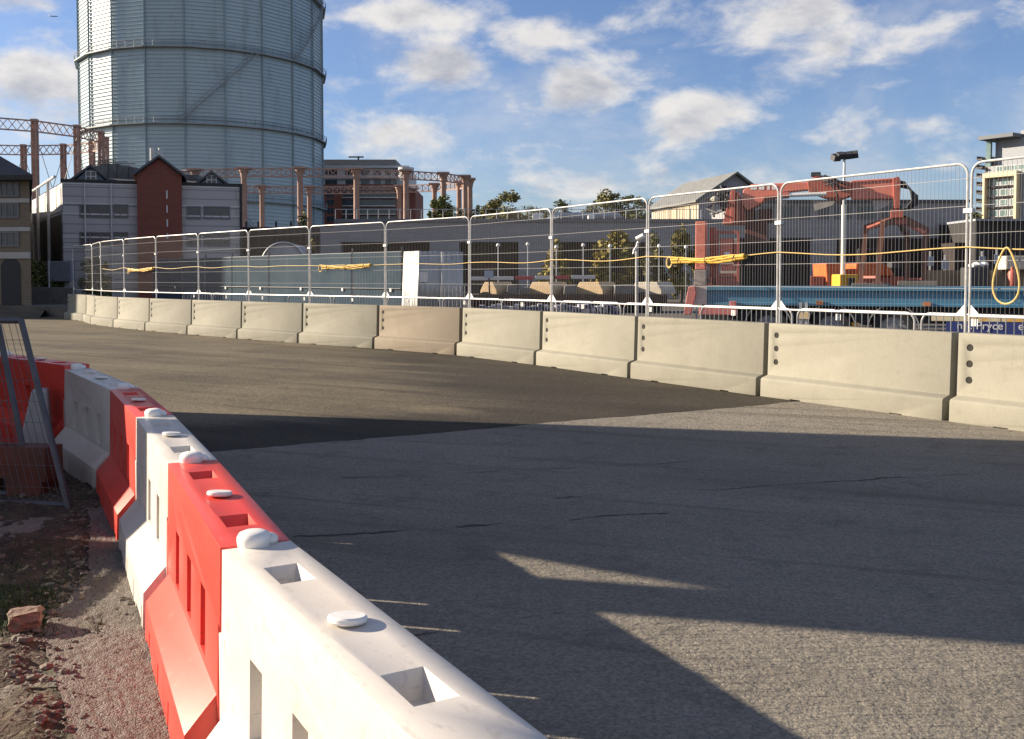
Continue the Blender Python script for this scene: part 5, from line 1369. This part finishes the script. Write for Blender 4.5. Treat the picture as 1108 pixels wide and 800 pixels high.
# boom, drawn as closed side outlines and given real width
m = MB(); m.prism([(KX(801),Yc,KZ(221)),(KX(803),Yc,KZ(206)),(KX(812),Yc,KZ(199.5)),(KX(876),Yc,KZ(197)),(KX(876),Yc,KZ(205)),(KX(848),Yc,KZ(208)),(KX(830),Yc,KZ(214)),(KX(818),Yc,KZ(223)),(KX(808),Yc,KZ(228))], (0,.34,0)); m.build('main_boom', M_coral, cr, bevel=.015)
m = MB()
for a, b in ((811,818),(820,826),(829,832),(834,840)): m.box((KX(a),Yc-.006,KZ(205.5)),(KX(b),Yc-.002,KZ(201)))
m.build('boom_mark', M_tag, cr)
m = MB(); m.prism([(KX(872),Yc-.05,KZ(196)),(KX(884),Yc-.05,KZ(190)),(KX(892),Yc-.05,KZ(194)),(KX(919),Yc-.05,KZ(197)),(KX(919),Yc-.05,KZ(212)),(KX(905),Yc-.05,KZ(217)),(KX(890),Yc-.05,KZ(214)),(KX(874),Yc-.05,KZ(208))], (0,.45,0)); m.build('boom_joint', M_craned, cr, bevel=.015)
m = MB()
for k in range(7):
    a = Vector((KX(rnd.uniform(878,900)), Yc-.1, KZ(rnd.uniform(190,202)))); b = Vector((KX(rnd.uniform(900,918)), Yc-.1, KZ(rnd.uniform(196,214)))); m.tube([a, (a+b)/2+Vector((0,-.05,.07)), b], .02, 6)
pbox(m,876,886,186.5,191,-.02,.2); m.build('joint_hose', M_dark, cr)
m = MB(); m.prism([(KX(919.2),Yc+.02,KZ(195.5)),(KX(966),Yc+.02,KZ(192.5)),(KX(966),Yc+.02,KZ(215)),(KX(919.2),Yc+.02,KZ(215.5))], (0,.30,0)); m.build('outer_boom', M_coral, cr, bevel=.015)
m = MB(); m.prism([(KX(919.5),Yc+.0,KZ(196.5)),(KX(962),Yc+.0,KZ(193.5)),(KX(962),Yc+.0,KZ(195.2)),(KX(919.5),Yc+.0,KZ(198))], (0,.018,0)); m.build('boom_rib', M_craned, cr)
m = MB(); m.prism([(KX(964),Yc-.02,KZ(193)),(KX(970),Yc-.02,KZ(191)),(KX(973),Yc-.02,KZ(196)),(KX(972),Yc-.02,KZ(226)),(KX(966),Yc-.02,KZ(226))], (0,.38,0)); m.build('boom_head', M_craned, cr, bevel=.012)
m = MB(); m.tube([(KX(852),Yc-.12,KZ(212)),(KX(893),Yc-.12,KZ(210.5))], .045, 10); m.build('ram', mat('chrome_ram', (.75,.74,.72), .3, metal=.3), cr)
m = MB(); m.tube([(KX(826),Yc-.12,KZ(214)),(KX(853),Yc-.12,KZ(212))], .07, 10); m.build('ram_barrel', M_craned, cr)
m = MB()
for k in range(6):
    t = k*.018; m.tube([(KX(971),Yc+t*3,KZ(196+k)),(KX(977+k*1.2),Yc+t*3,KZ(197+k*1.3)),(KX(983+k*1.7),Yc+t*3,KZ(206+k)),(KX(985+k*1.3),Yc+t*3,KZ(217+k*.7)),(KX(979+k),Yc+t*3,KZ(225)),(KX(973),Yc+t*3,KZ(227))], .016, 6)
m.build('hose', M_dark, cr)
for a, b in ((877,903),(942,964),(844,850)): m = MB(); m.prism([(KX(a),Yc+.1,KZ(216)),(KX(b),Yc+.1,KZ(216.5)),(KX(b-4),Yc+.1,KZ(222)),(KX(a+3),Yc+.1,KZ(228))], (0,.1,0)); m.build('bracket', mat('bracket_pale', (.45,.42,.40), .6, var=.3), cr)
recentre(cr)
gb = empty('grab', (KX(968),Yc+.2,zb1), 0, 'rusty red four legged grab hanging from the crane boom onto the trailer bed', 'grab')
m = MB(); pbox(m,962,976,227,236,.0,.4); pbox(m,958,980,236,243,.05,.38); m.build('hub', M_craned, gb, bevel=.012)
m = MB(); m.tube([(KX(969),Yc+.2,KZ(222)),(KX(969),Yc+.2,KZ(229))], .10, 12); m.build('rotator', M_dark, gb)
for (xt, yt), (xk, yk), (xb, yb), dd in (((966,236),(936,246),(931,307.5),.0),((970,236),(954,243),(949,307.5),-.35),((972,238),(981,252),(981.5,306.5),.55),((976,236),(1002,249),(1000.5,306.5),.2)):
    leg = MB(); P0, P1, P2 = Vector((KX(xt),Yc+.2,KZ(yt))), Vector((KX(xk),Yc+.2+dd,KZ(yk))), Vector((KX(xb),Yc+.2+dd,max(zb1+.01,KZ(yb))))
    leg.bar(P0, P1, .11, .14).bar(P1+Vector((0,0,.06)), P2, .10, .11); leg.bar(P2+Vector((-.1,0,.03)), P2+Vector((.1,0,.03)), .14, .05); leg.build('leg', mat('grab_rust', (.22,.085,.055), .7, col2=(.15,.075,.055), scale=4), gb)
m = MB(); m.tube([(KX(937),Yc+.1,KZ(247)),(KX(960),Yc+.1,KZ(238))], .05, 8).tube([(KX(1000),Yc+.3,KZ(252)),(KX(978),Yc+.3,KZ(240))], .05, 8); m.build('ram', M_coral, gb)
m = MB(); m.bar((KX(933),Yc+.2,KZ(300)),(KX(950),Yc-.15,KZ(300)),.05).bar((KX(983),Yc+.7,KZ(302)),(KX(1000),Yc+.4,KZ(302)),.05); m.build('tie_bar', M_craned, gb)
recentre(gb)
for a, b, y, lab in ((921,963,307.6,'grey timber bearer under the legs of the grab'),(971,1014,305.5,'wider grey timber bearer beside the grab, on the trailer bed')):
    z = max(zb1+.003, TZ(310)); o = MB().box((KX(a),Yc+.1,z),(KX(b),Yc+.9,z+.06+(.05 if a > 960 else 0))).build('timber_bearer', mat('old_timber', (.20,.17,.15), .85, var=.4, scale=5), bevel=.008); tag(o, lab, 'timber')
bpy.context.view_layer.update()
pv = Vector((PVX, Yt, 0)); rot = Matrix.Translation(pv) @ Matrix.Rotation(-TURN, 4, 'Z') @ Matrix.Translation(-pv)
for o in (tr, cr, gb, *[q for q in C.objects if q.name.startswith('timber_bearer')]):
    o.matrix_world = rot @ o.matrix_world
# dark container behind the crane
Y = 24.0; root = empty('dark_container', (XX(838,Y),Y,.5), 0, 'dark brown steel container between the crane and the lighting mast', 'container')
m = MB().box((XX(800,Y),Y,.55),(XX(877,Y),Y+2.2,ZZ(259.5,Y))); m.build('body', mat('container_brown', (.050,.040,.040), .7, var=.35, scale=1.5), root)
m = MB()
for k in range(13): x = XX(800,Y)+.04+k*.137; m.box((x,Y-.04,.6),(x+.06,Y-.002,ZZ(261,Y)))
m.build('rib', mat('container_brown', (.05,.04,.04)), root); MB().box((XX(799,Y),Y-.06,ZZ(259.5,Y)+.002),(XX(878,Y),Y+2.25,ZZ(257.5,Y))).build('top_rail', M_dark, root); recentre(root)
# lighting mast
Y = 27.0; root = empty('lighting_mast', (XX(912,Y),Y,.5), 0, 'white lighting mast with black floodlights rising above the crane boom', 'lighting mast')
zc = lambda py: ZZ(py,Y)-.5
MB().box((XX(904,Y)-XX(912,Y),-.35,0),(XX(924,Y)-XX(912,Y),.35,zc(297))).build('base_box', M_amber, root, bevel=.03)
MB().box((.02,-.37,zc(309)),(.2,-.352,zc(301))).build('vent', M_wood, root)
MB().tube([(0,0,zc(297)),(0,0,zc(222))], .06, 10).build('lower_mast', mat('mast_white', (.72,.69,.60), .5), root)
MB().tube([(0,0,zc(222)),(0,0,zc(172))], .035, 10).build('upper_mast', M_galv, root)
for dx, dz, rz in ((-.26,.0,.3),(-.12,.05,.1),(.10,.06,-.1),(.26,.08,-.35)):
    f = MB(); f.prism([(-.11,-.12,-.07),(.11,-.12,-.07),(.10,-.12,.08),(-.10,-.12,.08)], (0,.2,.02)); o = f.build('floodlight', M_dark, root, bevel=.01); o.location = (dx,-.02,zc(171)+dz); o.rotation_euler = (R(25),R(-6),rz)
MB().tube([(-.34,0,zc(171.5)),(.34,0,zc(169))], .025, 6).build('cross_arm', M_dark, root)
# orange machine
Y = 28.5; root = empty('orange_dumper', (XX(920,Y),Y,.5), 0, 'bright orange dumper behind the trailer, beside the yellow mast base', 'dumper')
pb = lambda mb, x0, x1, y0, y1, d0=0, d1=1.2: mb.box((XX(x0,Y),Y+d0,ZZ(y1,Y)),(XX(x1,Y),Y+d1,ZZ(y0,Y)))
m = MB(); m.prism([(XX(895,Y),Y,ZZ(311,Y)),(XX(912,Y),Y,ZZ(311,Y)),(XX(914,Y),Y,ZZ(286,Y)),(XX(893.5,Y),Y,ZZ(285,Y))], (0,1.3,0)); m.build('hopper', M_orange, root, bevel=.03)
m = MB(); pb(m,926,957,285,299); m.prism([(XX(958,Y),Y,ZZ(299,Y)),(XX(968,Y),Y,ZZ(299,Y)),(XX(965,Y),Y,ZZ(292,Y)),(XX(958,Y),Y,ZZ(286,Y))], (0,1.2,0)); m.build('engine_cover', M_orange, root, bevel=.04)
m = MB(); pb(m,878,894,299,312,.1,1.0); m.build('front_frame', M_craned, root, bevel=.03)
m = MB(); pb(m,926,980,299.3,312,.1,1.1); m.build('chassis', mat('machine_red', (.36,.075,.04), .6, var=.3, scale=3), root, bevel=.03)
m = MB(); 
for px in (886,940,966): c_ = Vector((XX(px,Y),Y-.06,.95)); m.tube([c_, c_+Vector((0,.28,0))], .42, 18)
m.build('wheel', M_rubber, root)
m = MB(); 
for px in (931,952): m.tube([(XX(px,Y),Y+.2,ZZ(286,Y)),(XX(px,Y),Y+.2,ZZ(270,Y))], .04, 6)
m.tube([(XX(931,Y),Y+.2,ZZ(270,Y)),(XX(952,Y),Y+.2,ZZ(270,Y))], .04, 6); m.build('roll_bar', M_dark, root)
m = MB(); pb(m,968,978,284,290,.2,.6); m.build('seat', M_dark, root); recentre(root)
# right hand yard clutter
Y = 34.0; o = MB().box((XX(1002,Y),Y,.4),(XX(1150,Y),Y+.3,ZZ(292.5,Y))).build('board_wall', mat('tan_board', (.27,.20,.135), .8, var=.25, scale=2)); tag(o, 'low tan boarded wall behind the trailer on the tower side', 'wall')
Y = 33.0; o = MB().box((XX(1049,Y),Y,.45),(XX(1071,Y),Y+.7,ZZ(289.5,Y))).build('black_crate', M_dark, bevel=.03); tag(o, 'black crate against the tan boarded wall', 'crate')
bag = MB(); 
for k in range(4): bag.blob((XX(1057+k*4,Y),Y+.3,ZZ(287.5-(k % 2)*1.2,Y)), .13,.2,.09,9,6,.12)
o = bag.build('white_bag', M_tag, smooth=True); tag(o, 'crumpled white bag on top of the black crate', 'bag')
o = MB().lathe([(.13,0),(.14,.05),(.14,.42),(.11,.5),(.05,.53),(.05,.6),(.07,.6),(.07,.64)], 14, (XX(1092,Y),Y-.2,ZZ(309.5,Y))).build('gas_bottle', M_craned, smooth=True); tag(o, 'red gas bottle in front of the tan wall inside the hose loop', 'gas bottle')
o = MB().box((XX(1098,Y),Y+.6,ZZ(291.8,Y)),(XX(1130,Y),Y+1.2,ZZ(276.5,Y))).build('cream_cabin', mat('cabin_cream', (.62,.56,.44), .6, var=.15), bevel=.04); tag(o, 'small cream cabin standing behind the tan wall at the frame edge', 'cabin')
Y = 37.0
for i, (px, py) in enumerate(((1006,272),(1022,276),(1062,272),(1078,270))):
    root = empty('site_post', (XX(px,Y),Y,.5), 0, ['site post nearest the grab, with a pale label','second site post beyond the grab, with a pale label','site post beside the white bag, with a pale label','site post beside the hose loop, with a pale label'][i], 'post', 'posts with pale labels beyond the trailer')
    z = ZZ(py,Y)-.5; MB().tube([(0,0,0),(0,0,z)], .04, 6).build('post', M_galv, root); MB().box((-.12,-.07,z-.55),(.12,-.05,z-.2)).build('label_plate', mat('plate_blue', (.25,.30,.38), .5), root)

# bird
b_ = MB(); b_.add([(-1,.25,.35),(-.45,0,.02),(0,.12,0),(.55,0,-.02),(.95,.1,.03),(0,-.3,-.05),(-.5,-.28,.0),(.5,-.28,-.04)], [(0,6,1),(1,6,5,2),(2,5,7,3),(3,7,4)])
o = b_.build('bird', M_wood); o.location = at(57.5, 17.5, 110); o.scale = (.55,.55,.55); sm = o.modifiers.new('s','SOLIDIFY'); sm.thickness = .12; tag(o, 'small dark bird gliding in the sky beside the gasholder', 'bird')

# ------------------------------------------------------------------ unseen occluders beside the road, placed and shaped to throw the shadows
perp = Vector((math.sin(R(SUN_AZ)), math.cos(R(SUN_AZ)))); alo = Vector((math.cos(R(SUN_AZ)), -math.sin(R(SUN_AZ))))
def st(s_, t): q = perp*s_ + alo*t; return (q.x, q.y)
T0 = -11.6; tanE = math.tan(R(SUN_EL))
hh = lambda tau: (tau - T0)*tanE
root = empty('brick_warehouse', (*st(9, T0-3), 0), 0, 'tall unseen brick warehouse beside the verge, shaped after its long shadow', 'building')
m = MB(); top = 10.5; sg_ = [(5.98,hh(.1)),(6.62,hh(-1.9)),(5.98,hh(-4.6))]  # opening shaped to pass a wedge of sun onto the road
wallp = [(5.40,0),(12.36,0),(12.36,top),(5.40,top)]
def wpoly(poly): return m.prism([(*st(s_, T0), z) for s_, z in poly], (*(alo*-.25), 0))
wpoly([(5.40,0),(5.98,0),(5.98,top),(5.40,top)])
wpoly([(5.982,0),(12.36,0),(12.36,hh(-1.9)),(6.62,hh(-1.9)),(5.982,hh(-4.6))])
wpoly([(6.62,hh(-1.9)+.001),(12.36,hh(-1.9)+.001),(12.36,top),(5.982,top),(5.982,hh(.1))])
m.build('wall', M_redbrick, root)
m = MB(); m.prism([(*st(6.8,T0-.26),0),(*st(12.36,T0-.26),0),(*st(12.36,T0-6),0),(*st(6.8,T0-6),0)], (0,0,top-.3)); m.build('hall', M_redbrick, root); recentre(root)
root = empty('shade_stack', (-4.80, 6.22, 0), R(4), 'unseen stack of timber pallets added to shade the verge', 'pallets')  # unseen stack, added only to shade the dirt and rough strip
for k in range(5):
    m = MB(); z = .02 + k*.144
    for j in range(7): m.box((-.6+j*.183,-.62,z+.10),(-.6+j*.183+.10,.62,z+.122))
    for y in (-.6,-.05,.5): m.box((-.6,y,z),(.6,y+.1,z+.0995))
    m.build('pallet', mat('pallet_wood', (.27,.20,.13), .85, var=.3, scale=4), root)
root = empty('shade_tower_block', (*st(45,-68),0), 0, 'tall unseen brick block added to shade the far end of the road', 'building')
m = MB(); m.prism([(*st(39.3,-66),0),(*st(50,-66),0),(*st(50,-76),0),(*st(39.3,-76),0)], (0,0,19.5)); m.build('wall', M_tan, root); recentre(root)  # unseen block, added to shade the far road and last barriers

# ------------------------------------------------------------------ camera and render settings
cam = bpy.data.cameras.new('camera'); cam.sensor_width = 36; cam.lens = 36*F/1108; cam.clip_end = 4000; cam.clip_start = .05
co = bpy.data.objects.new('camera', cam); C.objects.link(co); co.location = (0,0,H); co.rotation_euler = (PI/2 - PITCH, 0, 0); cam.shift_y = -(CY - PY)/1108
sc = bpy.context.scene; sc.camera = co
sc.view_settings.view_transform = 'Standard'; sc.view_settings.look = 'None'; sc.view_settings.gamma = 1; sc.view_settings.exposure = EXPO
sc.render.engine = 'CYCLES'; sc.cycles.max_bounces = 6; sc.cycles.caustics_reflective = False; sc.cycles.caustics_refractive = False
sc.render.film_transparent = False
